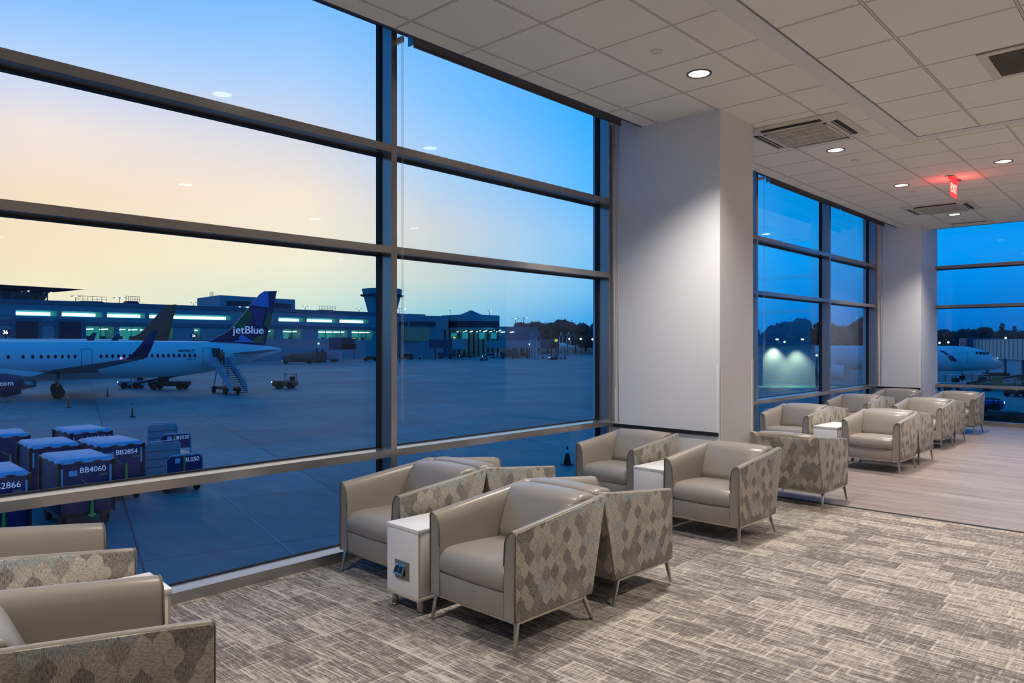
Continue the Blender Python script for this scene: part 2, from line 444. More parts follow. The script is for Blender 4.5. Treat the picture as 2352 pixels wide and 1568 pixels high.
# blind pocket above the window heads
m = MB().box(-3.925, -3.905, YB, 15.28, CH_-.004, TOP); m.box(-3.91, XR, 15.26, 15.28, CH_-.004, TOP)
struct(m.build('trim_3', 'fascia'), 'fascia of the blind pocket')
m = MB().box(-4.6, XR, YB, 15.9, TOP, TOP+.2)
struct(m.build('ceiling_slab', 'fascia'), 'slab over the ceiling')
struct(MB().box(XR, XR+.1, YB, 15.8, -.1, TOP).build('wall_right', 'white_paint'))
struct(MB().box(-4.5, XR, YB-.1, YB, -.1, TOP).build('wall_back', 'white_paint'))
struct(MB().box(-4.62, -4.46, YB, 15.8, -4, -.01).build('wall_below', 'term_wall'), 'outside wall below the windows')
struct(MB().box(-4.6, XR, 15.75, 15.9, -4, -.01).build('wall_below_far', 'term_wall'), 'outside wall below the far windows')

ZT = [(.0, .066), (.667, .721), (2.152, 2.204), (2.889, 2.945)]     # sill and transoms
def window(idx, a, b, far=False, label=''):
    """one bay between a and b; frame at the right-hand edge b (the mullion) plus transoms"""
    def bx(m, s0, s1, d0, d1, z0, z1):           # s along the wall, d depth from room (0) outwards
        if far: m.box(s0, s1, YF+d0, YF+d1, z0, z1)
        else: m.box(XW-d1, XW-d0, s0, s1, z0, z1)
    f = MB()
    D = .165
    for z0, z1 in ZT: bx(f, a, b, .0, D, z0, z1)
    bx(f, a, b, .03, D, TOP-.06, TOP)
    mul = (b, b+.052)
    bx(f, mul[0], mul[1], -.0015, D, 0, TOP)
    bx(f, a, b, D, D+.06, -.15, .05)
    root = struct(f.build('window_%d' % idx, 'alu'), label)
    g = MB()
    zs = [z for q in ZT for z in q] + [TOP-.06]
    zs = zs[1:]
    for k in range(0, len(zs)-1, 2):
        z0, z1 = zs[k], zs[k+1]
        # black gasket around each pane
        bx(g, a, b, D-.022, D-.0, z0, z0+.008); bx(g, a, b, D-.055, D, z1-.014, z1)
        bx(g, a, a+.014, D-.045, D, z0, z1); bx(g, b-.014, b, D-.045, D, z0, z1)
        pb = MB(); bx(pb, a+.008, b-.008, D-.018, D-.006, z0+.008, z1-.008)
        pb.build('pane', 'glass', root)
    g.build('gasket', 'gasket', root)
    return root
bays = [(-5.0, -4.86), (-4.81, -2.13), (-2.08, .595), (.647, 3.297), (3.349, 6.02), (6.76, 9.414), (9.466, 12.137), (12.189, 14.506)]
desc = ['', 'window bay behind the camera', 'window bay left of the foreground seats', 'large window bay at the left of the photo', 'window bay left of the near white column', 'window bay hidden behind the near column', 'window bay right of the near column', 'narrow-looking window bay left of the far column']
for k, (a, b) in enumerate(bays):
    if k: window(k, a, b, label=desc[k])
fb = [(-3.56, -.87), (-.818, 1.87), (1.922, 4.61), (4.662, 7.35)]
for k, (a, b) in enumerate(fb): window(8+k, a, b, True, 'end wall window bay number %d from the left' % (k+1))
# jamb post at the start of the far windows
struct(MB().box(-3.612, -3.56, YF-.002, YF+.155, 0, TOP).build('trim_4', 'alu'), 'jamb post of the end wall window')
struct(MB().box(7.4, XR, YF, YF+.15, 0, TOP).build('wall_far', 'white_paint'))

# columns
def column(name, x1, y0, y1, label):
    m = MB().box(-4.5, x1, y0, y1, 0, TOP)
    c = struct(m.build(name, 'white_paint'), label)
    r = MB().box(XW+.01, x1-.01, y0-.012, y0+.002, .655, .69)
    r.build('shadow_gap_strip', 'black_rubber', c)  # black strip stands in for the shade of a narrow gap
    g = MB().box(x1-.035, x1+.003, y0-.003, y0, .09, 1.315).box(x1, x1+.003, y0-.003, y0+.04, .09, 1.315).box(x1, x1+.003, y1-.04, y1, .09, 1.34)
    g.build('corner_guard', 'laminate', c)
    b = MB().box(XW+.01, x1+.008, y0-.01, y1+.01, 0, .09); b.build('baseboard', 'fascia', c)
    s = MB().cyl((-4.235, y0-.006, .72), (-4.235, y0-.006, TOP), .008, seg=6).cyl((-4.18, y0-.006, .72), (-4.18, y0-.006, TOP), .004, seg=6)
    s.build('shade_track', 'white_paint', c)
    return c
column('wall_column_near', -3.09, 6.075, 6.755, 'white painted column between the window bays')
column('wall_column_far', -3.52, 14.56, 15.72, 'white painted column in the far corner')

# ------------------------------------------------------------------ roller shades and bead chains
def shade(a, b, label):
    r = empty('roller_shade', (-4.13, (a+b)/2, 3.70)); tag(r, label, 'window shade', 'roller shades above the side windows')
    h = (b-a)/2-.03
    MB().cyl((0, -h, 0), (0, h, 0), .032, seg=20).build('shade_roll', 'shade_cloth', r)
    MB().box(.025, .031, -h, h, -.055, 0.0).build('cloth_drop', 'shade_cloth', r)
    MB().box(.02, .036, -h, h, -.068, -.054).build('hem_bar', 'alu_dark', r)
    for s in (-1, 1): MB().box(-.03, .03, s*(h+.004)-.004, s*(h+.004)+.004, -.05, .25).build('bracket', 'alu', r)
shade(3.349, 6.02, 'grey roller shade in the pocket above the window left of the near column')
shade(9.466, 12.137, 'grey roller shade above the window right of the near column')
shade(12.189, 14.5, 'grey roller shade above the window left of the far column')
def chain(x, y, zb, w, label, axis='y'):
    o = empty('shade_chain', (x, y, 0)); tag(o, label, 'cord', None)
    m = MB(); pts = []
    zt = 3.70
    P = lambda s, z: (0, s, z) if axis == 'y' else (s, 0, z)
    pts = [P(-w/2, zt)] + [P(-w/2, zb+.05)] + [P(-w/2+w*(1-math.cos(t))/2, zb+.05-.05*math.sin(t)) for t in [math.pi*k/8 for k in range(1, 8)]] + [P(w/2, zb+.05), P(w/2, zt)]
    m.tube(pts, .0012, 6)
    for s in (-w/2, w/2):
        z = zb+.06
        while z < zb+1.0: m.sphere(P(s, z), .0026, 6, 4); z += .011
    m.build('bead_cord', 'chain', o)
    MB().box(-.085, .008, -.010, .010, zt-.01, zt+.03).build('clutch', 'white_paint', o)
chain(-4.20, 3.352, .93, .012, 'beaded chain loop hanging beside the wide mullion')
chain(-4.20, 6.045, 1.06, .03, 'beaded chain loop hanging at the left edge of the near column')
chain(-4.18, 9.48, 1.05, .03, 'beaded chain loop at the window right of the near column')
chain(-4.15, 14.53, 1.15, .04, 'beaded chain loop hanging at the far column')

# ------------------------------------------------------------------ ceiling fittings
def downlight():
    o = empty('downlight'); m = MB(); n = 32
    ring = lambda r, z: [(r*math.cos(2*math.pi*i/n), r*math.sin(2*math.pi*i/n), z) for i in range(n)]
    m.loft([ring(.098, 0), ring(.098, -.006), ring(.080, -.006), ring(.078, -.001)], False); m.build('trim_ring', 'trim_ring', o)
    MB().loft([ring(.079, -.0015), ring(.001, -.0015)], False, smooth=False).build('lens', 'lamp', o)
    return o
def lamp_for(o, z, power, angle=114, blend=.85):
    l = bpy.data.lights.new('downlight_lamp', 'SPOT'); l.energy = power; l.color = (1.0, .935, .865); l.spot_size = R_(angle); l.spot_blend = blend; l.shadow_soft_size = .07
    lo = bpy.data.objects.new('lamp', l); COL.objects.link(lo); lo.parent = o; lo.location = (0, 0, -.03)
DP = 105
dl = downlight(); first = True
DL = [(-2.82, 2.86, CH_, 'downlight above the front armchairs, seen mirrored in the big pane', 1.6),
      (-2.81, 5.18, CH_, 'round lit downlight in front of the near column, largest in view', 1.45),
      (-2.83, 8.25, CH_, 'round lit downlight next to the near ceiling air unit', 1),
      (-2.82, 10.69, CH_, 'round lit downlight left of the red exit sign', 1),
      (-2.82, 13.71, CH_, 'round lit downlight just beyond the far ceiling air unit', 1),
      (-1.58, 10.09, CH_, 'round lit downlight right of the red exit sign', 1),
      (-2.82, .2, CH_, 'downlight over the foreground armchairs', 1.2), (-2.82, -2.6, CH_, 'downlight behind the camera by the windows', 1)]
for x, y, w in ((-.35, 12.6, 'right of the far ceiling air unit'), (1.6, 8.6, 'second to the right of the near air unit'), (1.6, 12.6, 'second to the right of the far air unit'), (4.2, 8.6, 'third to the right of the near air unit'), (4.2, 12.6, 'third to the right of the far air unit'), (6.8, 10.5, 'by the right hand wall'), (-.3, 8.3, 'just past the corner of the lowered ceiling')):
    DL.append((x, y, CH_, 'downlight over the plank floor, '+w, 1.0))
for x, y, w in ((-.35, 3.6, 'left of the return vent toward the camera'), (.6, 5.9, 'right of the return vent'), (1.2, 1.2, 'right of the camera'), (3.6, 5.4, 'second to the right of the return vent'), (3.6, 1.0, 'second to the right of the camera'), (6.2, 3.2, 'nearest the right hand wall'), (.9, -2.2, 'behind the camera'), (4.6, -2.4, 'behind the camera at the right')):
    DL.append((x, y, CL_-.004, 'added unseen downlight in the lowered ceiling, '+w, .55))  # lamps added out of view to light the foreground carpet
for x, y, z, lab, p in DL:
    o = dl if first else copy_tree(dl); first = False
    o.location = (x, y, z-.0005)
    if y > 15: continue
    tag(o, lab, 'ceiling light', 'recessed round downlights')
    lamp_for(o, z, DP*p)

def cassette(x, y, s, lab):
    o = empty('ceiling_air_unit', (x, y, CH_)); tag(o, lab, 'air conditioner', 'ceiling cassette air units')
    h = s/2
    def rr(r, k, z, n=6):
        pts = []
        for cx, cy, a0 in ((r-k, r-k, 0), (-r+k, r-k, 90), (-r+k, -r+k, 180), (r-k, -r+k, 270)):
            for i in range(n+1):
                a = R_(a0+90*i/n); pts.append((cx+k*math.cos(a), cy+k*math.sin(a), z))
        return pts
    MB().loft([rr(h, .012, 0), rr(h, .012, -.008), rr(h-.03, .012, -.012), rr(h-.07, .05, -.026), rr(h-.12, .05, -.034)], True).build('face_panel', 'ac_white', o)
    for k in range(4):
        M = Matrix.Rotation(R_(90*k), 4, 'Z')
        m = MB().box(-h*.62, h*.62, h-.125, h-.062, -.0345, -.026); m.build('air_slot', 'ac_dark', o, M=M)
        m = MB().box(-h*.62, h*.62, h-.106, h-.098, -.040, -.034); m.build('flap', 'ac_white', o, M=M)
    g = MB().box(-h*.62, h*.62, -h*.62, h*.62, -.040, -.034); g.build('grille', 'seam', o)
    g = MB()
    n = 26
    for i in range(n+1):
        t = -h*.62+2*h*.62*i/n
        g.box(t-.0045, t+.0045, -h*.62, h*.62, -.046, -.038)
    for i in range(5):
        t = -h*.62+2*h*.62*i/4; g.box(-h*.62, h*.62, t-.006, t+.006, -.046, -.038)
    g.box(-h*.64, -h*.60, -h*.64, h*.64, -.047, -.038).box(h*.60, h*.64, -h*.64, h*.64, -.047, -.038)
    g.box(-h*.64, h*.64, -h*.64, -h*.60, -.047, -.038).box(-h*.64, h*.64, h*.60, h*.64, -.047, -.038)
    g.build('grille_slats', 'ac_white', o)
cassette(-2.807, 7.336, .93, 'square ceiling air unit beside the near white column')
cassette(-2.833, 12.86, .93, 'square ceiling air unit under the exit sign, farther back')
# return vent in the lowered ceiling
o = empty('return_vent', (-.69, 5.66, CL_-.004)); tag(o, 'dark mesh return vent in the lowered ceiling at top right', 'vent')
MB().box(-.3, .3, -.28, .28, -.012, -.004).build('vent_frame', 'ac_white', o)
g = MB().box(-.24, .24, -.225, .225, -.0145, -.012); g.build('vent_backing', 'ac_dark', o)
g = MB()
for i in range(33): g.box(-.24+.015*i-.0016, -.24+.015*i+.0016, -.225, .225, -.018, -.0145)
for i in range(31): g.box(-.24, .24, -.225+.015*i-.0016, -.225+.015*i+.0016, -.018, -.0145)
g.build('vent_mesh', 'seam', o)
o = empty('slot_diffuser', (-2.82, 14.76, CH_)); tag(o, 'long narrow slot diffuser in the ceiling near the far windows', 'vent')
MB().box(-.27, .27, -.05, .05, -.01, 0).build('diffuser_frame', 'ac_white', o); MB().box(-.26, .26, -.03, .03, -.012, -.01).build('slot', 'ac_dark', o)
for x, y, lab in ((-2.823, 4.578, 'small round white ceiling cover nearest the camera, before the first downlight'), (-2.82, 8.85, 'small round ceiling cover beyond the near air unit'), (-2.826, 11.258, 'small round ceiling cover before the far air unit'), (-2.828, 14.338, 'small round ceiling cover by the slot diffuser')):
    t = tag(MB().cyl((0, 0, 0), (0, 0, -.006), .046, seg=28).build('sprinkler_cover', 'ac_white', bevel=.002), lab, 'ceiling cover', 'round sprinkler covers'); t.location = (x, y, CH_)
# exit sign
o = empty('exit_sign', (-2.21, 10.68, CH_)); tag(o, 'glowing red exit sign hanging edge-on from the ceiling', 'exit sign')
MB().box(-.05, .05, -.21, .21, -.012, 0).build('mount_plate', 'steel', o)
MB().box(-.018, .018, -.19, .19, -.045, -.012).build('lamp_bar', 'exit_red', o)
MB().box(-.004, .004, -.18, .18, -.245, -.045).build('sign_panel', 'exit_red', o)
text_mesh('exit_lettering', 'EXIT', .165, 'exit_letter', o, .001, (.0055, 0, -.145), (90, 0, 90))
text_mesh('exit_lettering', 'EXIT', .165, 'exit_letter', o, .001, (-.0055, 0, -.145), (90, 0, -90))
l = bpy.data.lights.new('exit_glow', 'POINT'); l.energy = 2.0; l.color = (1, .06, .05); l.shadow_soft_size = .04
lo = bpy.data.objects.new('exit_glow', l); COL.objects.link(lo); lo.parent = o; lo.location = (.06, 0, -.10)
lo = bpy.data.objects.new('exit_glow', l); COL.objects.link(lo); lo.parent = o; lo.location = (-.06, 0, -.10)

# ------------------------------------------------------------------ armchair
def make_chair():
    root = empty('armchair')
    # legs and underframe
    for sx in (-1, 1):
        MB().bar((sx*.298, .035, .150), (sx*.313, .008, 0), .026, .020, .015, .013, up=(0, 1, 0)).build('leg', 'nickel', root, bevel=.003)
        MB().bar((sx*.298, .545, .150), (sx*.313, .612, 0), .026, .020, .015, .013, up=(0, 1, 0)).build('leg', 'nickel', root, bevel=.003)
    m = MB().box(-.305, .305, .024, .044, .128, .143).box(-.305, .305, .54, .56, .128, .143).box(-.307, -.287, .03, .55, .128, .143).box(.287, .307, .03, .55, .128, .143)
    m.build('underframe', 'nickel', root)
    # seat box
    MB().box(-.245, .245, .004, .58, .145, .272).build('seat_base', 'leather', root, bevel=.006)
    # seat cushion with a rolled front
    prof = [(.52, .274), (.012, .274), (-.004, .29), (-.008, .325), (.0, .362), (.022, .39), (.06, .402), (.13, .404), (.30, .398), (.52, .384)]
    rings = []
    for x, k in ((-.243, .012), (-.238, .004), (-.225, 0), (-.12, -.004), (0, -.006), (.12, -.004), (.225, 0), (.238, .004), (.243, .012)):
        c = [(p[0]+(k if p[0] < .05 else 0), p[1]-(k if p[1] > .37 else 0)+(k*.5 if p[1] < .28 else 0)) for p in prof]
        rings.append([(x, a, b) for a, b in c])
    MB().loft(rings, True).build('seat_cushion', 'leather', root)
    # back cushion leaning back
    prof = [(.438, .372), (.452, .44), (.484, .53), (.522, .61), (.545, .642), (.572, .660), (.604, .667), (.650, .668), (.690, .664), (.708, .655), (.712, .636), (.690, .60), (.640, .54), (.600, .38)]
    rings = []
    for x, k in ((-.252, .022), (-.246, .010), (-.228, 0), (-.1, -.005), (0, -.007), (.1, -.005), (.228, 0), (.246, .010), (.252, .022)):
        c = [(p[0]+(k if p[0] < .56 else -k*.5), p[1]-(k if p[1] > .6 else 0)) for p in prof]
        rings.append([(x*(1+.05*max(0, (b-.5))/.17), a, b) for a, b in c])
    MB().loft(rings, True).build('back_cushion', 'leather', root)
    # arms: leather body, thicker at the foot, top sloping up to the back
    for sx in (-1, 1):
        def sec(y, h, t=1.0, ys=0.0):
            P = [(.318, .145), (.318, h-.012), (.314, h-.003), (.306, h), (.290, h-.002), (.272, h-.012), (.258, h-.032), (.250, h-.065), (.245, h-.12), (.243, .36), (.240, .145)]
            return [(sx*x, y+ys*max(0, (z-.145))/.5, z) for x, z in P]
        rings = [sec(.002, .578), sec(.0, .584), sec(.012, .588), sec(.15, .603), sec(.35, .624), sec(.52, .648, ys=.07), sec(.585, .664, ys=.118), sec(.600, .656, ys=.121)]
        m = MB().loft(rings, True); m.build('arm', 'leather', root)
        # welt along the front of the arm
        P = [(.317, .15), (.317, .574), (.306, .585), (.290, .583), (.272, .572), (.258, .55), (.250, .52), (.245, .46), (.243, .41)]
        MB().tube([(sx*x, -.002, z) for x, z in P], .0028, 6).build('piping', 'seam', root)
        # patterned outer panel
        q = [(.004, .152), (.004, .570), (.012, .579), (.15, .595), (.35, .617), (.55, .638), (.640, .649), (.705, .656), (.716, .646), (.600, .152)]
        m = MB(); m.loft([[(sx*.317, a, b) for a, b in q], [(sx*.3245, a, b) for a, b in q]], True, smooth=False)
        m.build('side_panel', 'fabric', root, bevel=.003)
    # outside back
    m = MB(); rings = []
    for z, y0, y1 in ((.150, .50, .602), (.152, .495, .606), (.40, .575, .664), (.60, .66, .710), (.630, .672, .7165), (.640, .685, .712)):
        rings.append([(-.318, y0, z), (.318, y0, z), (.318, y1-.012, z), (.306, y1, z), (-.306, y1, z), (-.318, y1-.012, z)])
    m.loft(rings, True, smooth=False); m.build('back_panel', 'fabric', root, bevel=.004)
    for sx in (-1, 1): MB().tube([(sx*.312, .603, .16), (sx*.312, .66, .40), (sx*.312, .713, .62)], .0022, 6).build('piping', 'seam', root)
    return root
CHR = [
 (-2.697, 2.59, 0, 'taupe leather armchair in the front middle with patterned sides, right of the white power table'),
 (-2.697, 4.045, 1, 'armchair back to back with the front middle one, only its patterned side and arm showing'),
 (-3.765, 2.735, 0, 'taupe armchair by the window left of the white power table'),
 (-3.765, 4.19, 1, 'armchair by the window facing away, behind the chair left of the power table'),
 (-3.790, 5.28, 0, 'taupe armchair under the near column, left of the second white table'),
 (-2.735, 5.06, 0, 'taupe armchair in front of the near column, right of the second white table'),
 (-2.715, 7.31, 1, 'armchair turned away just past the near column, patterned back toward the camera'),
 (-3.800, 9.20, 0, 'taupe armchair by the window past the near column, left of the third white table'),
 (-3.800, 10.655, 1, 'armchair facing away behind the window chair of the second bay'),
 (-2.730, 9.09, 0, 'taupe armchair on the plank floor right of the third white table, nearest camera there'),
 (-2.730, 10.57, 1, 'armchair back to back with the nearest chair of the plank floor aisle'),
 (-3.860, 11.70, 0, 'taupe armchair by the window, third group from the camera'),
 (-3.860, 13.155, 1, 'armchair facing away behind the third group window chair'),
 (-2.850, 11.57, 0, 'taupe armchair on the aisle, second from the far end facing the camera'),
 (-2.850, 13.025, 1, 'armchair facing the far window, back to back with the aisle chair before it'),
 (-3.815, 13.82, 0, 'taupe armchair tucked under the far column'),
 (-2.870, 13.79, 0, 'taupe armchair at the far end in front of the end window'),
 (-2.668, 1.128, 3, 'armchair at bottom left with its patterned side toward the camera, nearest of all'),
 (-3.745, 1.27, 3, 'armchair at the left edge by the window beyond the nearest one'),
]
ch0 = make_chair()
for k, (x, y, f, lab) in enumerate(CHR):
    o = ch0 if k == 0 else copy_tree(ch0)
    o.location = (x, y, 0); o.rotation_euler = (0, 0, (0, math.pi, 0, R_(174))[f]-R_(1.2)*(f < 2))
    tag(o, lab, 'armchair', 'lounge armchairs')

# ------------------------------------------------------------------ side tables with power outlet
def make_table():
    root = empty('side_table')
    w = .1435
    MB().box(-w, w, 0, .115, .098, .452).box(-w, w, .11, .62, .122, .452).build('cabinet', 'laminate', root, bevel=.0015)
    MB().box(-w-.001, w+.001, -.001, .116, .080, .098).build('bottom_board', 'laminate_edge', root, bevel=.001)
    MB().box(-w-.003, w+.003, -.004, .625, .453, .475).build('table_top', 'laminate', root, bevel=.0015)
    for s in (-1, 1): MB().box(s*w-.0012, s*w+.0012, .001, .012, .1, .452).build('edge_band', 'laminate_edge', root)
    for x, y in ((-.115, .035), (.115, .035), (-.115, .58), (.115, .58)):
        z = .08 if y < .1 else .122
        MB().cyl((x, y, .012), (x, y, z), .0185, seg=20).cyl((x, y, 0), (x, y, .012), .020, .021, seg=20).build('leg', 'nickel', root)
    pl = MB().box(-.065, .065, -.004, 0, .178, .280).build('outlet_plate', 'plate_grey', root, bevel=.001)
    M = Matrix.Translation((-.012, -.006, .236)) @ Matrix.Rotation(R_(-26), 4, 'X')
    u = MB().box(-.042, .042, -.010, 0, -.036, .024, M=M).build('outlet_unit', 'nickel', pl, bevel=.001)
    for s in (-1, 1): MB().box(s*.019-.0145, s*.019+.0145, -.0115, -.009, -.026, .012, M=M).build('socket', 'socket_black', pl)
    MB().poly([M @ Vector((.042, 0, .022)), M @ Vector((.042, 0, -.036)), Vector((.030, -.004, .20))]).build('hinge_gap', 'socket_black', pl)
    return root
t0 = make_table()
TB = [(-3.227, 2.575, 0, 'white side table with a grey power outlet, between the front two armchairs'),
      (-3.245, 5.135, 0, 'white side table between the two armchairs before the near column'),
      (-3.262, 9.15, 0, 'white side table past the near column, between the window and aisle chairs'),
      (-3.345, 11.62, 0, 'white side table mostly hidden in the third group of chairs'),
      (-3.262, 1.275, 3, 'white side table showing a corner beside the nearest bottom left armchair')]
for k, (x, y, f, lab) in enumerate(TB):
    o = t0 if k == 0 else copy_tree(t0)
    o.location = (x, y, 0); o.rotation_euler = (0, 0, (R_(-2), math.pi, 0, R_(176))[f])
    tag(o, lab, 'side table', 'white side tables')
# ------------------------------------------------------------------ outside: helpers in the camera's plan axes (r to the right, d ahead)
GZ = -4.0
FX, FY = -math.sin(YAW), math.cos(YAW); RX, RY = math.cos(YAW), math.sin(YAW)
def RD(r, d, z=GZ): return Vector((d*FX+r*RX, d*FY+r*RY, z))
def U(u, d, z=GZ): return RD((u-1176)/FPX*d, d, z)
def ZV(v, d): return EYE+(786.8-v)/FPX*d

# apron
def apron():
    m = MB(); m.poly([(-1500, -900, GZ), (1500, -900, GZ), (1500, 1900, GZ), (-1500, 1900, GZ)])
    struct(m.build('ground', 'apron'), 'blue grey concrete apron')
    m = MB()
    a, b = RD(-500, 420), RD(900, 300); c, d = RD(900, 900), RD(-500, 900)
    m.poly([tuple(p+Vector((0, 0, .02))) for p in (a, b, c, d)]); struct(m.build('ground_grass', 'grass'), 'dark grass beyond the apron')
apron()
def line(p, q, w, lab):
    m = MB(); m.bar(p+Vector((0, 0, .006)), q+Vector((0, 0, .006)), w, .004)
    o = m.build('painted_line', 'paint_line'); tag(o, lab, 'marking')
line(RD(-12.3, 29.2), RD(-5.0, 17.9), .05, 'pale painted line on the apron below the big pane')
line(RD(-95, 118), RD(55, 140), .5, 'long pale line across the apron before the terminal')
line(RD(-30, 52), RD(35, 78), .18, 'thin pale line crossing the middle of the apron')

# ---------------- aircraft
def ring_fus(x, r, zc, sy=1.0, n=28):
    return [(x, r*sy*math.cos(2*math.pi*i/n), zc+r*math.sin(2*math.pi*i/n)) for i in range(n)]
def aero(chord, x0, t, n=7):
    """closed aerofoil outline (x, z)"""
    up = []; lo = []
    for i in range(n+1):
        s = (1-math.cos(math.pi*i/n))/2; y = t*chord*2.9*(0.2969*math.sqrt(s)-.126*s-.3516*s*s+.2843*s**3-.1036*s**4)
        up.append((x0+s*chord, y)); lo.append((x0+s*chord, -y*.7))
    return up+lo[::-1][1:-1]
def make_airliner(name, nose, tail, zc=3.7, r=2.0, body='plane_white', fin_pts=None, fin_m='navy', engine_m='navy', wl_m='navy', wing_le=-4.0, near_wing=True, span=16.5, stab_x=None, droop=1.0):
    """local +X runs towards the tail, -Y is the side that faces the lounge"""
    root = empty(name)
    L = tail-nose
    st = [(0, .04, -.55), (.3, .55, -.5), (.9, .95, -.38), (1.8, 1.35, -.22), (2.8, 1.62, -.1), (4.2, 1.86, -.02), (6, 1.98, 0), (8, 2.0, 0)]
    st = [(nose+a, b*r/2, zc+c*droop) for a, b, c in st]
    st += [(tail-13.5, r, zc), (tail-11, r*.975, zc+.04), (tail-8, r*.86, zc+.2), (tail-5, r*.64, zc+.48), (tail-2.5, r*.4, zc+.72), (tail-.7, r*.2, zc+.86), (tail, r*.1, zc+.9)]
    MB().loft([ring_fus(*s) for s in st]).build('fuselage', body, root)
    # fin
    fp = fin_pts or [(tail-8.2, zc+1.8), (tail-6.1, zc+3.05), (tail-3.3, zc+6.5), (tail-2.2, zc+7.8), (tail-.6, zc+8.0), (tail-2, zc+1.5)]
    m = MB(); th = lambda z: .22*(1-(z-zc)/11)
    m.loft([[(x, -th(z), z) for x, z in fp], [(x, th(z), z) for x, z in fp]], smooth=False)
    fin = m.build('tail_fin', fin_m, root, bevel=.05)
    # stabilisers
    sx = stab_x or tail-5.2
    for s in (-1, 1):
        m = MB(); m.loft([[(x, s*.9, zc+.55+z) for x, z in aero(3.6, sx, .05)], [(x, s*6.1, zc+1.0+z) for x, z in aero(1.3, sx+3.1, .05)]])
        m.build('stabiliser', 'plane_grey', root)
    for s in ((-1, 1) if near_wing else (1,)):
        m = MB(); z0 = zc-1.25
        secs = [(1.6, 6.9, wing_le, z0, .07), (6.2, 3.9, wing_le+2.5, z0+.42, .065), (span, 1.5, wing_le+7.9, z0+1.6, .055)]
        m.loft([[(x, s*y, zz+z) for x, z in aero(c, x0, t)] for y, c, x0, zz, t in secs]); m.build('wing', 'plane_grey', root)
        # raked-up winglet
        y, c, x0, zz = span, 1.5, wing_le+7.9, z0+1.6
        m = MB(); m.loft([[(a, s*y, zz+b) for a, b in aero(1.5, x0, .055)], [(a, s*(y+.55), zz+.25+b) for a, b in aero(1.35, x0+.35, .05)],
                          [(a, s*(y+.85)+s*b, zz+.9) for a, b in aero(1.15, x0+.85, .05)], [(a, s*(y+1.1)+s*b, zz+2.5) for a, b in aero(.5, x0+2.0, .05)]])
        m.build('winglet', wl_m, root)
        # engine
        ex, ey, ez = wing_le-3.6, 5.75, zc-2.15
        ringe = lambda x, rr, n=24: [(x, s*ey+rr*math.cos(2*math.pi*i/n), ez+rr*math.sin(2*math.pi*i/n)) for i in range(n)]
        m = MB(); m.loft([ringe(ex, .92), ringe(ex+.12, 1.04), ringe(ex+.9, 1.14), ringe(ex+2.6, 1.1), ringe(ex+3.8, .86), ringe(ex+3.82, .74)])
        en = m.build('engine', engine_m, root)
        MB().cyl((ex-.01, s*ey, ez), (ex+.02, s*ey, ez), .88, seg=20).build('intake', 'glass_dark', en)
        MB().cyl((ex+3.8, s*ey, ez), (ex+5.0, s*ey, ez), .5, .22, seg=16).build('exhaust_cone', 'steel', en)
        MB().hexa([(ex+.9, s*ey-.12, ez+1.0), (ex+4.6, s*ey-.12, ez+.75), (ex+4.6, s*ey+.12, ez+.75), (ex+.9, s*ey+.12, ez+1.0), (ex+1.6, s*ey-.12, ez+1.6), (ex+5.8, s*ey-.12, z0+.2), (ex+5.8, s*ey+.12, z0+.2), (ex+1.6, s*ey+.12, ez+1.6)]).build('pylon', body, root)
        # main gear
        gx, gy = wing_le+3.2, 3.8
        g = MB().cyl((gx, s*gy, .6), (gx, s*gy, z0+.2), .13, seg=10).build('main_gear', 'steel', root)
        for k in (-.46, .46): MB().cyl((gx, s*gy+k-.2, .58), (gx, s*gy+k+.2, .58), .58, seg=20).build('wheel', 'tyre', g)
    gx = nose+5.0
    g = MB().cyl((gx, 0, .4), (gx, 0, zc-1.5), .1, seg=10).build('nose_gear', 'steel', root)
    for k in (-.28, .28): MB().cyl((gx, k-.12, .38), (gx, k+.12, .38), .38, seg=18).build('wheel', 'tyre', g)
    return root, fin
def fus_y(z, zc, r, off=.0): 
    return -math.sqrt(max(0, r*r-(z-zc)**2))-off
def cabin_windows(root, xs, zc=3.7, r=2.0, z=4.09):
    y = fus_y(z, zc, r, .006); n = 14; proto = None
    for x in xs:
        if proto is None:
            m = MB(); ring = lambda a, b, yy: [(a*math.cos(2*math.pi*i/n), yy, b*math.sin(2*math.pi*i/n)) for i in range(n)]
            m.loft([ring(.15, .21, .05), ring(.13, .19, -.012)]); proto = m.build('cabin_window', 'glass_dark', root); o = proto
        else: o = proto.copy(); COL.objects.link(o); o.parent = root
        o.location = (x, y, z)
def door_outline(root, x0, x1, z0, z1, zc=3.7, r=2.0, m_='plane_grey', name='cabin_door'):
    pts = []
    N = 8
    m = MB()
    for i in range(N):
        za, zb = z0+(z1-z0)*i/N, z0+(z1-z0)*(i+1)/N
        ya, yb = fus_y(za, zc, r, .012), fus_y(zb, zc, r, .012)
        for xx in (x0, x1): m.hexa([(xx-.025, ya-.01, za), (xx+.025, ya-.01, za), (xx+.025, ya+.04, za), (xx-.025, ya+.04, za), (xx-.025, yb-.01, zb), (xx+.025, yb-.01, zb), (xx+.025, yb+.04, zb), (xx-.025, yb+.04, zb)])
    for zz in (z0, z1):
        y = fus_y(zz, zc, r, .012); m.box(x0, x1, y-.01, y+.04, zz-.025, zz+.025)
    m.build(name, m_, root)

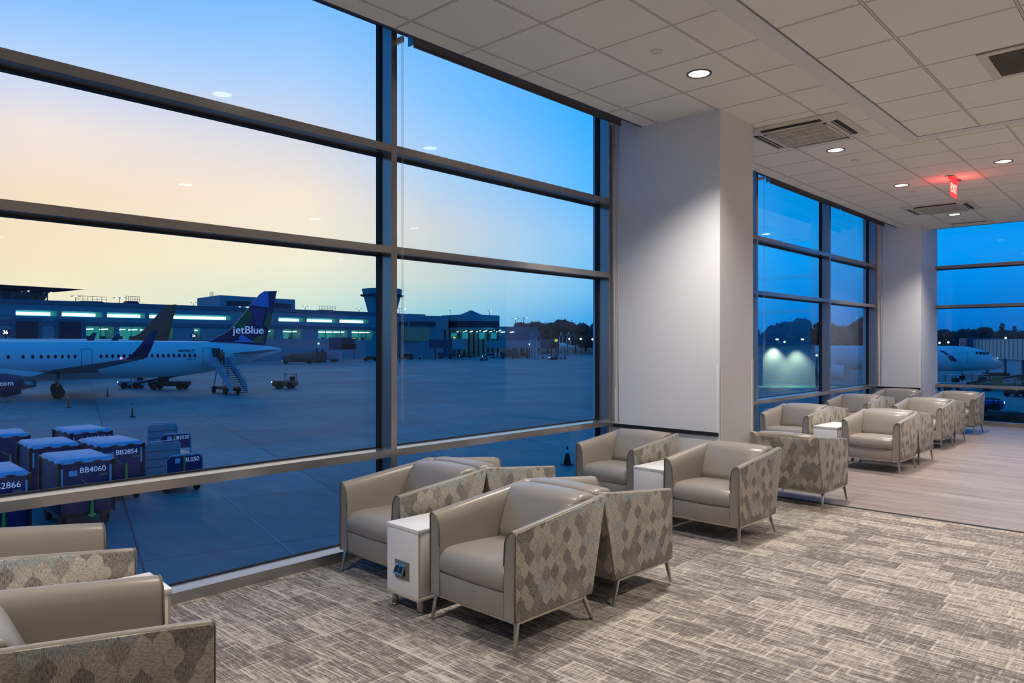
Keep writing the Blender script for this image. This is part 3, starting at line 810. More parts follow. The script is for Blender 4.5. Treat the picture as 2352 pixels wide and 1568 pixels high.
# the nearer airliner with the lettered blue tail
ALPHA = 33
ca, sa = math.cos(R_(ALPHA)), math.sin(R_(ALPHA))
fin = [(15.3, 5.6), (17.5, 6.75), (18.6, 8.0), (20.5, 10.45), (21.0, 11.15), (21.6, 11.6), (23.1, 11.7), (21.7, 5.2)]
jb, finob = make_airliner('airliner', -21.5, 23.5, fin_pts=fin, wing_le=-2.4, stab_x=17.4)
jb.location = RD(-46.4-2*sa, 73+2*ca); jb.rotation_euler = (0, 0, YAW+R_(ALPHA))
tag(jb, 'white airliner with a blue and green patchwork tail, stairs at its rear door', 'airplane')
xs = [-3.3, -2.0, -1.05, -.25, .5, 1.0, 1.52, 2.04, 2.3]
cabin_windows(jb, [-3.3, -2.1, -1.3, -.6, .0, .6, 1.2, 1.75, 2.3]+[4.6+.533*k for k in range(18)])
door_outline(jb, 2.85, 3.8, 3.1, 4.85); door_outline(jb, 14.5, 15.4, 3.05, 4.95)
m = MB()
for i in range(6):
    za, zb = 3.05+1.85*i/6, 3.05+1.85*(i+1)/6
    m.poly([(15.5, fus_y(za, 3.72, 1.97, .02), za), (16.35, fus_y(za, 3.74, 1.95, .02), za), (16.35, fus_y(zb, 3.74, 1.95, .02), zb), (15.5, fus_y(zb, 3.72, 1.97, .02), zb)])
m.build('open_doorway', 'glass_dark', jb)
# patchwork of the fin, on both faces
patch = [([(21.0, 11.05), (21.6, 11.5), (22.0, 11.55), (22.1, 9.7), (20.0, 9.9)], 'tail_blue'), ([(18.2, 7.5), (19.9, 9.7), (20.2, 8.5), (19.0, 6.9)], 'tail_green'),
         ([(22.0, 9.3), (22.5, 8.7), (22.1, 7.0), (21.5, 7.6)], 'tail_green'), ([(20.0, 9.5), (21.6, 9.4), (21.3, 7.2), (20.4, 7.8)], 'navy2'), ([(17.0, 6.4), (18.1, 7.3), (18.8, 5.8), (17.0, 5.9)], 'tail_plum'),
         ([(19.0, 6.45), (20.4, 5.55), (18.2, 5.6)], 'tail_blue'), ([(20.7, 6.2), (21.6, 6.5), (21.5, 5.5), (20.2, 5.5)], 'tail_green'), ([(19.4, 6.5), (20.1, 6.5), (20.5, 5.9)], 'tail_plum')]
for pts, mm in patch:
    for s in (-1, 1):
        MB().loft([[(x, s*.235, z) for x, z in pts], [(x, s*.16, z) for x, z in pts]], smooth=False).build('fin_patch', mm, finob)
text_mesh('tail_lettering', 'jetBlue', 1.25, 'cart_text', finob, .02, (19.75, -.27, 6.95), (90, 0, 0), bold=.012)
text_mesh('registration', 'N962JT', .5, 'navy', jb, .01, (13.0, fus_y(4.62, 3.7, 2, .03), 4.62), (90-27, 0, 0))
text_mesh('small_lettering', 'jetblue.com', .22, 'navy', jb, .008, (13.3, fus_y(3.75, 3.7, 2, .02), 3.7), (90, 0, 0))
text_mesh('engine_lettering', 'jetblue.com', .62, 'cart_text', jb, .02, (-4.2, -6.93, 1.75), (90, 0, 0))
m = MB().box(12.0, 12.35, fus_y(4.62, 3.7, 2, .03), fus_y(4.62, 3.7, 2, -.05), 4.52, 4.72); m.build('flag_mark', 'tail_brown', jb)
MB().sphere((5.2, -16.7, 4.15), .09, 10, 6).build('wingtip_lamp', 'red_lamp', jb)
l = bpy.data.lights.new('wingtip_glow', 'POINT'); l.energy = 12; l.color = (1, .1, .25); l.shadow_soft_size = .08
lo = bpy.data.objects.new('wingtip_glow', l); COL.objects.link(lo); lo.parent = jb; lo.location = (5.2, -16.9, 4.2)

# second airliner behind it, brown tail
b2, f2 = make_airliner('airliner', -19, 19, fin_m='tail_brown', engine_m='plane_white', zc=4.1)
b2.location = RD(-73.5, 116); b2.rotation_euler = (0, 0, YAW+R_(30)); tag(b2, 'airliner behind the nearer one, only its brown tail and roof line showing', 'airplane')
cabin_windows(b2, [-6+.55*k for k in range(8)], zc=4.1, z=4.5)
# third, far away at the right of the second bay: UNITED
b3, f3 = make_airliner('airliner', -18, 21, fin_m='navy', engine_m='plane_white', wl_m='plane_grey')
b3.location = RD(47, 255); b3.rotation_euler = (0, 0, YAW+R_(8)); tag(b3, 'distant airliner lettered UNITED parked at the right end of the second bay', 'airplane')
text_mesh('lettering', 'UNITED', 1.9, 'navy', b3, .02, (-11.5, fus_y(4.3, 3.7, 2, .05), 4.3), (90, 0, 0))
cabin_windows(b3, [-13+.6*k for k in range(12)], z=4.0)
# fourth, nose to the right, seen through the end wall
b4, f4 = make_airliner('airliner', 0, 40, zc=3.15, r=1.9, fin_m='navy2', engine_m='plane_white', wl_m='plane_grey', wing_le=24, droop=1.6)
b4.location = RD(71.0, 105.5); b4.rotation_euler = (0, 0, YAW+R_(180-30)); tag(b4, 'airliner with its nose to the right seen through the end wall windows', 'airplane')
def on4(name, pts, mm, zc=3.15, r=1.9):     # patch on the side that faces the lounge (local +Y here)
    m = MB(); 
    yy = lambda z: math.sqrt(max(0, r*r-(z-zc)**2))
    m.poly([(x, yy(z)+.03, z) for x, z in pts]); return m.build(name, mm, b4)
def tx4(body, size, x, z, mm):
    # letters must read left to right seen from +Y, where local +X points left
    T = Matrix.Translation((x, math.sqrt(1.9**2-(z-3.15)**2)+.05, z)) @ Matrix.Rotation(math.pi, 4, 'Z') @ Matrix.Rotation(R_(90), 4, 'X')
    return text_mesh('lettering', body, size, mm, b4, .01, M=T, bold=.02)
tx4('American', 1.75, 11.9, 3.45, 'navy')
on4('flight_symbol', [(8.0, 4.35), (7.4, 4.3), (6.6, 3.7), (7.1, 3.65)], 'navy2'); on4('flight_symbol', [(6.9, 3.6), (6.3, 3.6), (5.7, 2.85), (6.4, 2.75), (6.7, 3.1)], 'navy'); on4('flight_symbol', [(6.3, 3.1), (6.0, 3.1), (5.8, 2.8), (6.25, 2.75)], 'red_tape')
m = MB()
for k in range(4):
    x0 = 1.75+k*.42
    yy = lambda x, z: (1.35+(x-1.8)*.27)*.93
    m.poly([(x0, yy(x0, 0)-.28+.06, 3.82-.02), (x0+.36, yy(x0+.36, 0)-.22+.06, 3.84), (x0+.36, yy(x0+.36, 0)-.46+.06, 4.17+.02*k), (x0, yy(x0, 0)-.52+.06, 4.08+.02*k)])
m.build('cockpit_window', 'glass_dark', b4)
m = MB()
for xx in (4.4, 5.35): m.bar((xx, 1.78, 2.35), (xx, 1.72, 4.15), .03, .03)
m.bar((4.4, 1.72, 4.15), (5.35, 1.75, 4.15), .03, .03); m.build('cabin_door', 'plane_grey', b4)
for x, z in ((.7, 3.3),): MB().sphere((x, .9, z), .05, 8, 5).build('lamp', 'lamp_out', b4)

# ---------------- passenger stairs with a worker at the rear door
def make_stairs():
    root = empty('boarding_stairs')
    # local +X runs down the steps away from the aircraft; origin on the ground under the platform
    MB().box(-1.2, .8, -.85, .85, 2.85, 2.97).build('platform', 'stair_metal', root)
    m = MB(); n = 15
    for i in range(n):
        x = .8+i*.33; z = 2.9-i*.185; m.box(x, x+.34, -.7, .7, z-.05, z)
    m.build('steps', 'stair_dark', root)
    for s in (-1, 1):
        m = MB(); y = s*.78
        m.hexa([(.8, y-.03, 2.65), (5.9, y-.03, -.0+.1), (5.9, y+.03, .1), (.8, y+.03, 2.65), (.8, y-.03, 3.75), (5.9, y-.03, 1.1), (5.9, y+.03, 1.1), (.8, y+.03, 3.75)])
        m.build('side_panel', 'stair_metal', root)
        MB().bar((.8, y, 4.0), (5.9, y, 1.35), .06, .06).build('handrail', 'plane_grey', root)
        MB().box(-1.2, .8, y-.03, y+.03, 2.97, 3.9).build('platform_panel', 'stair_metal', root)
        MB().bar((-.6, s*.6, .5), (.6, s*.6, 2.8), .1, .1).build('strut', 'stair_metal', root)
        for x in (-.2, 3.4): MB().cyl((x, s*.7-.13, .36), (x, s*.7+.13, .36), .36, seg=18).build('wheel', 'tyre', root)
    MB().box(-1.0, 4.6, -.6, .6, .42, .68).build('chassis', 'stair_dark', root)
    for k in (.5, 1.9): MB().bar((k, 0, .5), (k+.5, 0, 2.3), .09, .09).build('strut', 'stair_metal', root)
    return root
stp = make_stairs(); tag(stp, 'wheeled boarding stairs with pale side panels at the rear aircraft door', 'boarding stairs')
p_door = Vector((jb.location.x, jb.location.y, 0)) + Matrix.Rotation(jb.rotation_euler.z, 3, 'Z') @ Vector((16.1, -3.3, 0))
stp.location = (p_door.x, p_door.y, GZ); stp.rotation_euler = (0, 0, YAW+R_(-50))

def person(name, pose, loc, rz, mats, lab):
    """one continuous skinned body; pose = dict of joints"""
    root = empty(name, loc, rz); J = pose
    edges = [('pelvis', 'chest'), ('chest', 'neck'), ('neck', 'head'), ('head', 'crown'), ('chest', 'shL'), ('shL', 'elL'), ('elL', 'haL'), ('chest', 'shR'), ('shR', 'elR'), ('elR', 'haR'),
             ('pelvis', 'hiL'), ('hiL', 'knL'), ('knL', 'anL'), ('anL', 'toL'), ('pelvis', 'hiR'), ('hiR', 'knR'), ('knR', 'anR'), ('anR', 'toR')]
    rad = dict(pelvis=.15, chest=.155, neck=.055, head=.095, crown=.085, shL=.07, shR=.07, elL=.048, elR=.048, haL=.032, haR=.032, hiL=.095, hiR=.095, knL=.062, knR=.062, anL=.045, anR=.045, toL=.04, toR=.04)
    names = list(rad); me = bpy.data.meshes.new('body'); me.from_pydata([J[n] for n in names], [(names.index(a), names.index(b)) for a, b in edges], [])
    o = bpy.data.objects.new('body', me); COL.objects.link(o); o.parent = root
    sk = o.modifiers.new('skin', 'SKIN'); sk.use_smooth_shade = True
    for i, n in enumerate(names):
        v = me.skin_vertices[0].data[i]; v.radius = (rad[n], rad[n]*.85); v.use_root = (n == 'pelvis')
    ss = o.modifiers.new('sub', 'SUBSURF'); ss.levels = 1; ss.render_levels = 1
    me.materials.append(MAT[mats[0]])
    c = Vector(J['chest']); p = Vector(J['pelvis']); n = Vector(J['neck'])
    rg = lambda q, a, b: [(q.x+b*math.cos(t), q.y+a*math.sin(t), q.z) for t in [2*math.pi*i/16 for i in range(16)]]
    MB().loft([rg(p+Vector((0, 0, -.05)), .2, .16), rg(p.lerp(c, .5), .2, .165), rg(c, .215, .17), rg(c.lerp(n, .6), .17, .12)]).build('vest', mats[1], root)
    for s in ('L', 'R'):
        h, k, a = (Vector(J[x+s]) for x in ('hi', 'kn', 'an'))
        MB().cyl(h, k, .11, .08, 12).cyl(k, a, .08, .065, 12).build('trouser_leg', mats[2], root)
    hd = Vector(J['head']); MB().sphere(hd+Vector((0, 0, .06)), .108, 12, 8, sc=(1, 1, .9)).build('hair', 'tyre', root)
    tag(root, lab, 'person'); return root
pose = dict(pelvis=(0, 0, .95), chest=(.08, 0, 1.32), neck=(.12, 0, 1.50), head=(.15, 0, 1.60), crown=(.15, 0, 1.70), shL=(.1, .19, 1.42), shR=(.1, -.19, 1.42), elL=(.22, .25, 1.17), elR=(.2, -.26, 1.15), haL=(.42, .2, 1.1), haR=(.4, -.2, 1.12),
            hiL=(0, .1, .88), hiR=(0, -.1, .88), knL=(.05, .11, .48), knR=(.0, -.11, .48), anL=(0, .11, .08), anR=(-.05, -.11, .08), toL=(.14, .12, .04), toR=(.1, -.12, .04))
q = Vector((stp.location.x, stp.location.y, 0)) + Matrix.Rotation(stp.rotation_euler.z, 3, 'Z') @ Vector((.1, .15, 0))
person('person', pose, (q.x, q.y, GZ+2.97), stp.rotation_euler.z+math.pi, ('skin', 'hivis', 'trousers'), 'person in an orange vest standing at the top of the boarding stairs')

# ---------------- baggage carts near the building
def make_cart(num, W=1.45, L=2.2, H=2.05, year='2016'):
    """origin at the ground under the near corner; local +X along the face with the number, +Y away"""
    root = empty('baggage_cart')
    MB().box(.03, W-.03, .03, L-.03, .42, H-.12).build('curtain_body', 'cart_navy', root, bevel=.015)
    m = MB().hexa([(-.03, -.03, H-.13), (W+.03, -.03, H-.13), (W+.03, L+.03, H-.13), (-.03, L+.03, H-.13), (.06, .06, H), (W-.06, .06, H), (W-.06, L-.06, H), (.06, L-.06, H)])
    m.build('roof', 'cart_roof', root, bevel=.02)
    m = MB()
    for x in (.0, W): 
        for y in (.0, L): m.box(x-.04, x+.04, y-.04, y+.04, .4, H-.08)
    m.build('corner_post', 'glass_dark', root)
    t = MB(); rd = MB()
    for i in range(5):
        x = .12+i*(W-.24)/4.6; (t if i % 2 == 0 else rd).box(x, x+.2, -.045, -.03, H-.125, H-.075)
    for i in range(6):
        y = .15+i*(L-.3)/5.6; (t if i % 2 == 0 else rd).box(-.045, -.03, y, y+.22, H-.125, H-.075)
    t.box(.05, .10, -.012, .03, H-.75, H-.25); t.box(W-.10, W-.05, -.012, .03, H-.75, H-.25)
    t.build('reflective_strip', 'reflect_tape', root); rd.build('red_strip', 'red_tape', root)
    if num: text_mesh('cart_number', num, .23, 'cart_text', root, .004, (W*.62, .02, H-.36), (90, 0, 0))
    MB().box(W*.74, W*.90, .014, .03, H-.56, H-.50).build('small_plate', 'plate_grey', root)
    MB().box(W*.18, W*.33, .012, .03, H-.50, H-.34).build('emblem_plate', 'reflect_tape', root)
    MB().bar((W*.40, .02, H-.62), (W*.52, .02, H-.78), .05, .01, .02, .01).build('arrow_mark', 'reflect_tape', root)
    MB().box(.05, W-.05, .05, L-.05, .32, .42).build('chassis', 'glass_dark', root)
    for x in (.14, W-.14):
        for y in (.35, L-.35): MB().cyl((x-.07, y, .22), (x+.07, y, .22), .22, seg=18).build('wheel', 'tyre', root)
    MB().bar((W*.58, -.10, .30), (W*.58, -.12, 1.3), .10, .05, .05, .04).bar((W*.58, -.10, .36), (W*.58, .1, .36), .06, .06).bar((W*.58-.1, -.1, .36), (W*.58+.1, -.1, .36), .05, .05).build('tow_bar', 'lime', root)
    return root
A45 = YAW+R_(45)
for num, r, d, lab, da in (('BB4060', -13.23, 21.3, 'navy baggage cart numbered BB4060 in the middle of the cluster', 0), ('BB2854', -14.05, 24.8, 'navy baggage cart numbered BB2854, rightmost of the closed carts', 2),
                        ('', -16.1, 24.4, 'navy baggage cart with a pale worn roof behind BB4060', -2), ('BB2846', -17.15, 28.4, 'navy baggage cart farthest back in the cluster', 3),
                        ('', -19.6, 27.0, 'navy baggage cart at the left edge of the photo, back row', -4), ('BB2866', -14.1, 18.75, 'navy baggage cart numbered BB2866 at the left edge, nearest the building', 0)):
    c = make_cart(num); c.location = RD(r, d); c.rotation_euler = (0, 0, A45+R_(da)); tag(c, lab, 'baggage cart', 'closed baggage carts')

def make_dolly(num, label):
    """open flat cart with a pale rack at one end and a navy lettered panel at the other"""
    root = empty('baggage_dolly')
    def rack(y, h, W=1.3):
        P = [(-W/2, y, .4), (-W/2, y, h-.15), (-W/2+.15, y, h), (W/2-.15, y, h), (W/2, y, h-.15), (W/2, y, .4)]
        return MB().tube(P, .03, 8)
    MB().box(-.65, .65, 0, 2.2, .38, .46).build('deck', 'plane_grey', root)
    rack(2.15, 1.68).build('end_frame', 'stair_metal', root); rack(.05, 1.38).build('end_frame', 'stair_metal', root)
    m = MB(); m.box(-.62, .62, 2.13, 2.17, .46, 1.62)
    m.build('end_panel', 'bridge', root); g = MB()
    for k in range(3): g.box(-.62, .62, 2.11, 2.13, .7+.3*k, .73+.3*k)
    g.build('panel_rib', 'bridge_dark', root)
    MB().box(-.62, .62, .03, .07, .72, 1.34).build('number_panel', 'cart_navy', root)
    text_mesh('cart_number', num, .22, 'cart_text', root, .004, (.24, .02, 1.19), (90, 0, 0)); MB().box(-.07, .0, .0, .02, .3, 1.36).build('strap', 'sign_strap', root)
    MB().box(-.36, -.18, .012, .03, 1.1, 1.28).build('emblem_plate', 'reflect_tape', root)
    for x in (-.55, .55):
        for y in (.35, 1.85): MB().cyl((x-.06, y, .22), (x+.06, y, .22), .22, seg=18).build('wheel', 'tyre', root)
    tag(root, label, 'baggage cart', 'open baggage dollies'); return root
o = make_dolly('BB2550', 'open baggage dolly with navy panel BB2550, farther one'); o.location = RD(-15.2, 33.0); o.rotation_euler = (0, 0, YAW+R_(40))
o = make_dolly('BL050', 'open baggage dolly with navy panel BL050, nearer one'); o.location = RD(-12.0, 26.8); o.rotation_euler = (0, 0, YAW+R_(46))

def cone(p, h, body, lab, kind='traffic cone', collar='reflect_tape'):
    o = empty('traffic_cone', p); r = h*.2
    MB().box(-r*1.25, r*1.25, -r*1.25, r*1.25, 0, .04).build('base', 'cone_dark', o)
    MB().cyl((0, 0, .04), (0, 0, h), r, .03, 18).build('cone_body', body, o)
    a, b = .62, .80
    MB().cyl((0, 0, h*a), (0, 0, h*b), (r+(.03-r)*a)+.006, (r+(.03-r)*b)+.006, 18).build('collar', collar, o)
    tag(o, lab, kind, 'cones and posts on the apron'); return o
cone(U(1303, 32.8), .86, 'cone_dark', 'dark cone with a white collar on the apron below the second bay')
cone(U(2293, 50), .95, 'orange', 'cone with a white collar below the end wall window')
def post(p, h, lab):
    o = empty('marker_post', p); MB().cyl((0, 0, 0), (0, 0, .05), .2, seg=16).build('base', 'cone_dark', o)
    MB().cyl((0, 0, .05), (0, 0, h), .06, seg=12).build('post', 'orange', o); MB().cyl((0, 0, h*.7), (0, 0, h*.85), .064, seg=12).build('band', 'reflect_tape', o)
    tag(o, lab, 'marker post', 'cones and posts on the apron')
post(U(304, 54), 1.0, 'orange marker post on the apron below the airliner'); post(U(157, 62), 1.1, 'marker post near the airliner wheels'); post(U(247, 75), .8, 'marker post under the airliner fuselage')

# ---------------- ground vehicles
def vehicle(kind, p, ang, lab, body='truck_white', lights=True, L=5.0):
    o = empty({'van': 'service_van', 'tug': 'tow_tractor', 'truck': 'service_truck', 'loader': 'belt_loader', 'car': 'car', 'tank': 'fuel_truck'}[kind], p, YAW+R_(ang))
    W, wr = 1.9, .38
    if kind in ('van', 'car'):
        H = 1.9 if kind == 'van' else 1.35; L = min(L, 4.6)
        pr = [(0, .35), (0, .95), (.7, 1.0), (1.3, H), (L-.3, H), (L, 1.0), (L, .35)]
        MB().prism([(a, b) for a, b in pr], 'y', -W/2, W/2).build('body', body, o, bevel=.05)
        MB().prism([(.85, 1.02), (1.35, H-.1), (L-.5, H-.1), (L-.3, 1.02)], 'y', -W/2-.01, W/2+.01).build('side_glass', 'glass_dark', o)
    elif kind == 'tug':
        L = 2.8; MB().box(0, L, -W*.4, W*.4, .3, .95).build('body', body, o, bevel=.05)
        MB().box(L*.5, L*.95, -W*.36, W*.36, 1.75, 1.82).build('canopy', body, o)
        for x in (L*.52, L*.93):
            for y in (-.65, .65): MB().box(x-.03, x+.03, y-.03, y+.03, .95, 1.76).build('canopy_post', 'stair_dark', o)
        MB().box(L*.7, L*.9, -.3, .3, .95, 1.4).build('seat', 'tyre', o)
    elif kind == 'truck':
        MB().box(0, 1.7, -W/2, W/2, .5, 2.2).build('cab', body, o, bevel=.06); MB().box(-.01, .6, -W/2-.01, W/2+.01, 1.4, 2.0).build('windscreen', 'glass_dark', o)
        MB().box(1.9, L+1, -W/2-.1, W/2+.1, .7, 3.0).build('cargo_box', body, o, bevel=.04)
    elif kind == 'tank':
        MB().box(0, 1.7, -W/2, W/2, .5, 2.2).build('cab', body, o, bevel=.06); MB().cyl((1.9, 0, 1.75), (L+3, 0, 1.75), 1.1, seg=20).build('tank', body, o)
        MB().box(1.7, L+3, -.6, .6, .5, .75).build('chassis', 'stair_dark', o); L += 2.5
    elif kind == 'loader':
        L = 6; MB().box(0, 4.4, -.8, .8, .4, .95).build('body', body, o, bevel=.05); MB().bar((-1.2, .2, .8), (L+.6, .2, 2.3), .8, .22).build('belt', 'stair_dark', o)
        MB().box(1.2, 2.2, -.8, -.1, .95, 1.7).build('cab', body, o); L = 4.4
    for x in (.75, L-.7):
        for s in (-1, 1): MB().cyl((x, s*W/2-.12, wr), (x, s*W/2+.12, wr), wr, seg=16).build('wheel', 'tyre', o)
    if lights:
        for s in (-1, 1): MB().sphere((-.03, s*.6, .8), .09, 8, 5).build('headlamp', 'lamp_out', o)
    tag(o, lab, {'van': 'van', 'tug': 'tow tractor', 'truck': 'truck', 'loader': 'belt loader', 'car': 'car', 'tank': 'fuel truck'}[kind], 'ground vehicles on the apron'); return o
vehicle('loader', U(345, 86), 5, 'belt loader under the belly of the nearer airliner', 'stair_dark', False)
vehicle('tug', U(276, 88), 10, 'small white tow tractor below the airliner windows')
vehicle('tug', U(628, 88), 5, 'low tow tractor with lamps on the open apron right of the stairs', 'tail_brown')
vehicle('tank', U(650, 190), 8, 'brown fuel truck behind the blue tail', 'truck_brown')
vehicle('truck', U(700, 205), 5, 'grey green truck under the near jet bridge', 'truck_brown')
for k, (u, d, kd, mt, lb) in enumerate([(737, 210, 'truck', 'truck_white', 'small box truck under the near jet bridge'), (757, 213, 'tug', 'tail_blue', 'blue tow tractor beside the box truck'), (835, 222, 'car', 'orange', 'orange brown car before the terminal, left of the wide mullion'),
        (918, 238, 'van', 'tail_brown', 'reddish van just right of the wide mullion'), (938, 243, 'car', 'truck_white', 'white car parked right of the reddish van'), (1006, 250, 'truck', 'bridge_dark', 'dark truck below the octagonal terminal end'),
        (1056, 264, 'loader', 'truck_brown', 'belt loader below the octagonal terminal end'), (1100, 224, 'tug', 'truck_white', 'tow tractor below the lit gate windows'), (1108, 255, 'van', 'truck_white', 'white van at the right end of the octagonal terminal'),
        (1150, 250, 'truck', 'truck_brown', 'brown truck under the far jet bridge, left one'), (1185, 258, 'van', 'tail_brown', 'red brown van under the far jet bridge'), (1222, 252, 'loader', 'truck_white', 'belt loader right of the red brown van'),
        (1262, 234, 'tug', 'bridge_dark', 'dark tow tractor near the distant airliner nose'), (1283, 245, 'tug', 'truck_white', 'tow tractor nearest the distant airliner')]):
    vehicle(kd, U(u, d), (k*47) % 30-10, lb, mt, k % 2 == 0)
vehicle('tug', U(2215, 86), 4, 'pale low tow tractor below the aircraft nose at the end wall', 'truck_white', False)
vehicle('loader', U(2248, 84), -25, 'belt loader by the aircraft nose at the end wall', 'tail_green', False)
vehicle('tug', U(2150, 84), 0, 'tow tractor at the left edge of the end wall window', 'truck_white')
vehicle('tug', U(2322, 74), 20, 'dark tow tractor under the jet bridge at the end wall', 'stair_dark')
vehicle('tug', U(2296, 58), 170, 'blue tow tractor seen under the end wall transom', 'navy2')
vehicle('tug', U(2347, 48), 160, 'dark tow tractor at the right edge under the end wall transom', 'stair_dark', False)

# ---------------- jet bridges
def jet_bridge(p, q, z, h, w, lab, cab=True, legs=(.75,), ribs=46):
    o = empty('jet_bridge', p, math.atan2(q.y-p.y, q.x-p.x)); L = (q-p).length
    m = MB().box(0, L, -w/2, w/2, z, z+h)
    n = ribs
    for i in range(n):
        x = L*(i+.5)/n; m.box(x-L/n*.22, x+L/n*.22, -w/2-.09, w/2+.09, z+.12, z+h-.12)
    m.box(0, L, -w/2-.12, w/2+.12, z+h-.1, z+h).box(0, L, -w/2-.12, w/2+.12, z, z+.12)
    m.build('tunnel', 'bridge', o)
    if cab:
        MB().box(L, L+4, -w*.8, w*.8, z-.2, z+h+.3).build('cab', 'bridge_dark', o, bevel=.1); MB().cyl((L+4.4, 0, z-.1), (L+4.4, 0, z+h), w*.75, seg=16).build('bellows', 'glass_dark', o)
    for t in legs:
        MB().box(L*t-.25, L*t+.25, -1.4, -1.1, .4, z).box(L*t-.25, L*t+.25, 1.1, 1.4, .4, z).build('support_leg', 'bridge_dark', o)
        MB().box(L*t-.8, L*t+.8, -1.7, 1.7, .2, .7).build('bogie', 'tyre', o)
    MB().sphere((L*.8, -w/2-.2, z+h*.5), .16, 8, 5).build('lamp', 'lamp_out', o)
    tag(o, lab, 'jet bridge', 'jet bridges'); return o
jet_bridge(U(636, 204), U(768, 196), 3.9, 2.7, 3.0, 'ribbed pale jet bridge right of the lettered tail')
jet_bridge(U(1122, 272), U(1246, 262), 3.6, 2.7, 3.0, 'long ribbed jet bridge leading to the distant airliner')
jet_bridge(U(2420, 96), U(2262, 122), 3.1, 2.9, 3.4, 'big grey jet bridge by the aircraft nose at the end wall', ribs=16, legs=(.25, .8))
b = empty('jet_bridge', U(985, 255), YAW+R_(8)); MB().box(0, 9, -2, 2, 3.6, 6.6).build('tunnel', 'bridge_dark', b); MB().box(8, 13, -2.4, 2.4, 3.2, 7).build('cab', 'pale_wall', b)
for x in (2, 10): MB().box(x, x+.5, -.3, .3, 0, 3.6).build('support_leg', 'bridge_dark', b)
tag(b, 'short stubby jet bridge before the octagonal terminal end', 'jet bridge', 'jet bridges')

# ---------------- main terminal behind the airliners
T0 = RD(-119.3, 182); TDIR = math.atan2(.725, .689)
tb = empty('terminal_building', (T0.x, T0.y, GZ), YAW+TDIR); tag(tb, 'long blue dusk terminal with lit window strips behind the airliners', 'terminal')
xa, xb = -32, 113
def U2x(u):   # position along the facade
    q = (u-1176)/FPX; return (-119.3-q*182)/(q*.725-.689)
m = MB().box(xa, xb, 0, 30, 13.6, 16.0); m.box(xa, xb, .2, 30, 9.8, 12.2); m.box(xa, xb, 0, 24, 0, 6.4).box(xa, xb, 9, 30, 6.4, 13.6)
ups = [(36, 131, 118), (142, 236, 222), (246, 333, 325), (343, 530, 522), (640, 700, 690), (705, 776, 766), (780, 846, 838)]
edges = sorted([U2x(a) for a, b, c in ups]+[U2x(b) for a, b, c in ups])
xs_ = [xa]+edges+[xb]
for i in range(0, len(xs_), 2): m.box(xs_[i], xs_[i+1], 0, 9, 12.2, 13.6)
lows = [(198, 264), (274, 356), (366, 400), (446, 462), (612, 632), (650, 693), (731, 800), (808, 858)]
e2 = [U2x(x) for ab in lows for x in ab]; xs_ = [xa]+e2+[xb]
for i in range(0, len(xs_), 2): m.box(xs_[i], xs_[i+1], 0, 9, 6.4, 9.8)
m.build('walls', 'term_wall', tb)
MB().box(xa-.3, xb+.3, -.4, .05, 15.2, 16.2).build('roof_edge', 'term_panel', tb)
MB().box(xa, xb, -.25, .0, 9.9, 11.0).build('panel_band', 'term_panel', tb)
for a, b, c in ups:
    x0, x1 = U2x(a), U2x(b)
    w_ = MB().box(x0, x1, 1.6, 1.7, 12.25, 13.55).build('strip_window', 'term_lit', tb)
    MB().box(x0+.3, U2x(c), 1.0, 1.3, 12.4, 13.15).build('light_strip', 'term_strip', w_)
for a, b in lows:
    x0, x1 = U2x(a), U2x(b)
    w_ = MB().box(x0, x1, 8.0, 8.1, 6.4, 9.8).build('gate_window', 'term_lit', tb)
    n = max(1, int((x1-x0)/2.6))
    for k in range(n):
        x = x0+(k+.5)*(x1-x0)/n
        MB().box(x-.16, x+.16, .5, 6.5, 8.95, 9.25).build('light_tube', 'term_tube', w_)
    g = MB()
    for k in range(n+1):
        x = x0+k*(x1-x0)/n; g.box(x-.07, x+.07, .2, .4, 6.4, 9.8)
    for k in range(n): g.box(x0+(k+.3)*(x1-x0)/n, x0+(k+.7)*(x1-x0)/n, 4, 4.4, 6.4, 7.3)
    g.build('glazing_bars', 'term_dark', w_)
for u, wd in ((25, 72), (125, 70)):   # framed dark door openings on the left part
    x0, x1 = U2x(u), U2x(u+wd); f = MB().box(x0, x1, -.15, 0, 5.4, 11.6).build('wall_panel', 'term_panel', tb)
    MB().box(x0+1, x1-1, -.3, -.14, 6.2, 10.8).build('dark_opening', 'term_dark', f)
# gate numbers
def gate(n_, u, v, d, mm='sign_yellow', sz=1.6, lab='', cat='sign'):
    p = U(u, d, ZV(v, d)); o = empty('gate_sign', p, YAW); MB().box(-sz*.75, sz*.75, .05, .25, -sz*.55, sz*.55).build('sign_board', 'term_dark', o)
    MB().box(-.1, .1, .05, .25, GZ-p.z, -sz*.5).build('sign_post', 'term_dark', o)
    text_mesh('sign_number', n_, sz, mm, o, .03, (0, 0, 0), (90, 0, 0)); tag(o, lab, cat, 'gate number signs')
gate('36', 12, 763, 176, 'sign_white', 1.35, 'white gate number 36 at the left edge'); gate('36', 445, 771, 203, 'sign_white', 1.0, 'small white gate number 36 left of the lettered tail')
gate('37', 813, 779, 236, 'sign_yellow', 1.1, 'yellow gate number 37 left of the wide mullion'); gate('38', 1043, 776, 262, 'sign_yellow', 1.1, 'yellow gate number 38 on the octagonal terminal end')
gate('39', 1277, 782, 248, 'sign_yellow', 1.1, 'yellow gate number 39 near the distant airliner'); gate('27', 2213, 787, 150, 'sign_yellow', 1.1, 'yellow gate number 27 above the aircraft nose at the end wall')
gate('29', 2146, 784, 160, 'sign_white', 1.1, 'white gate number 29 at the left of the end wall window')
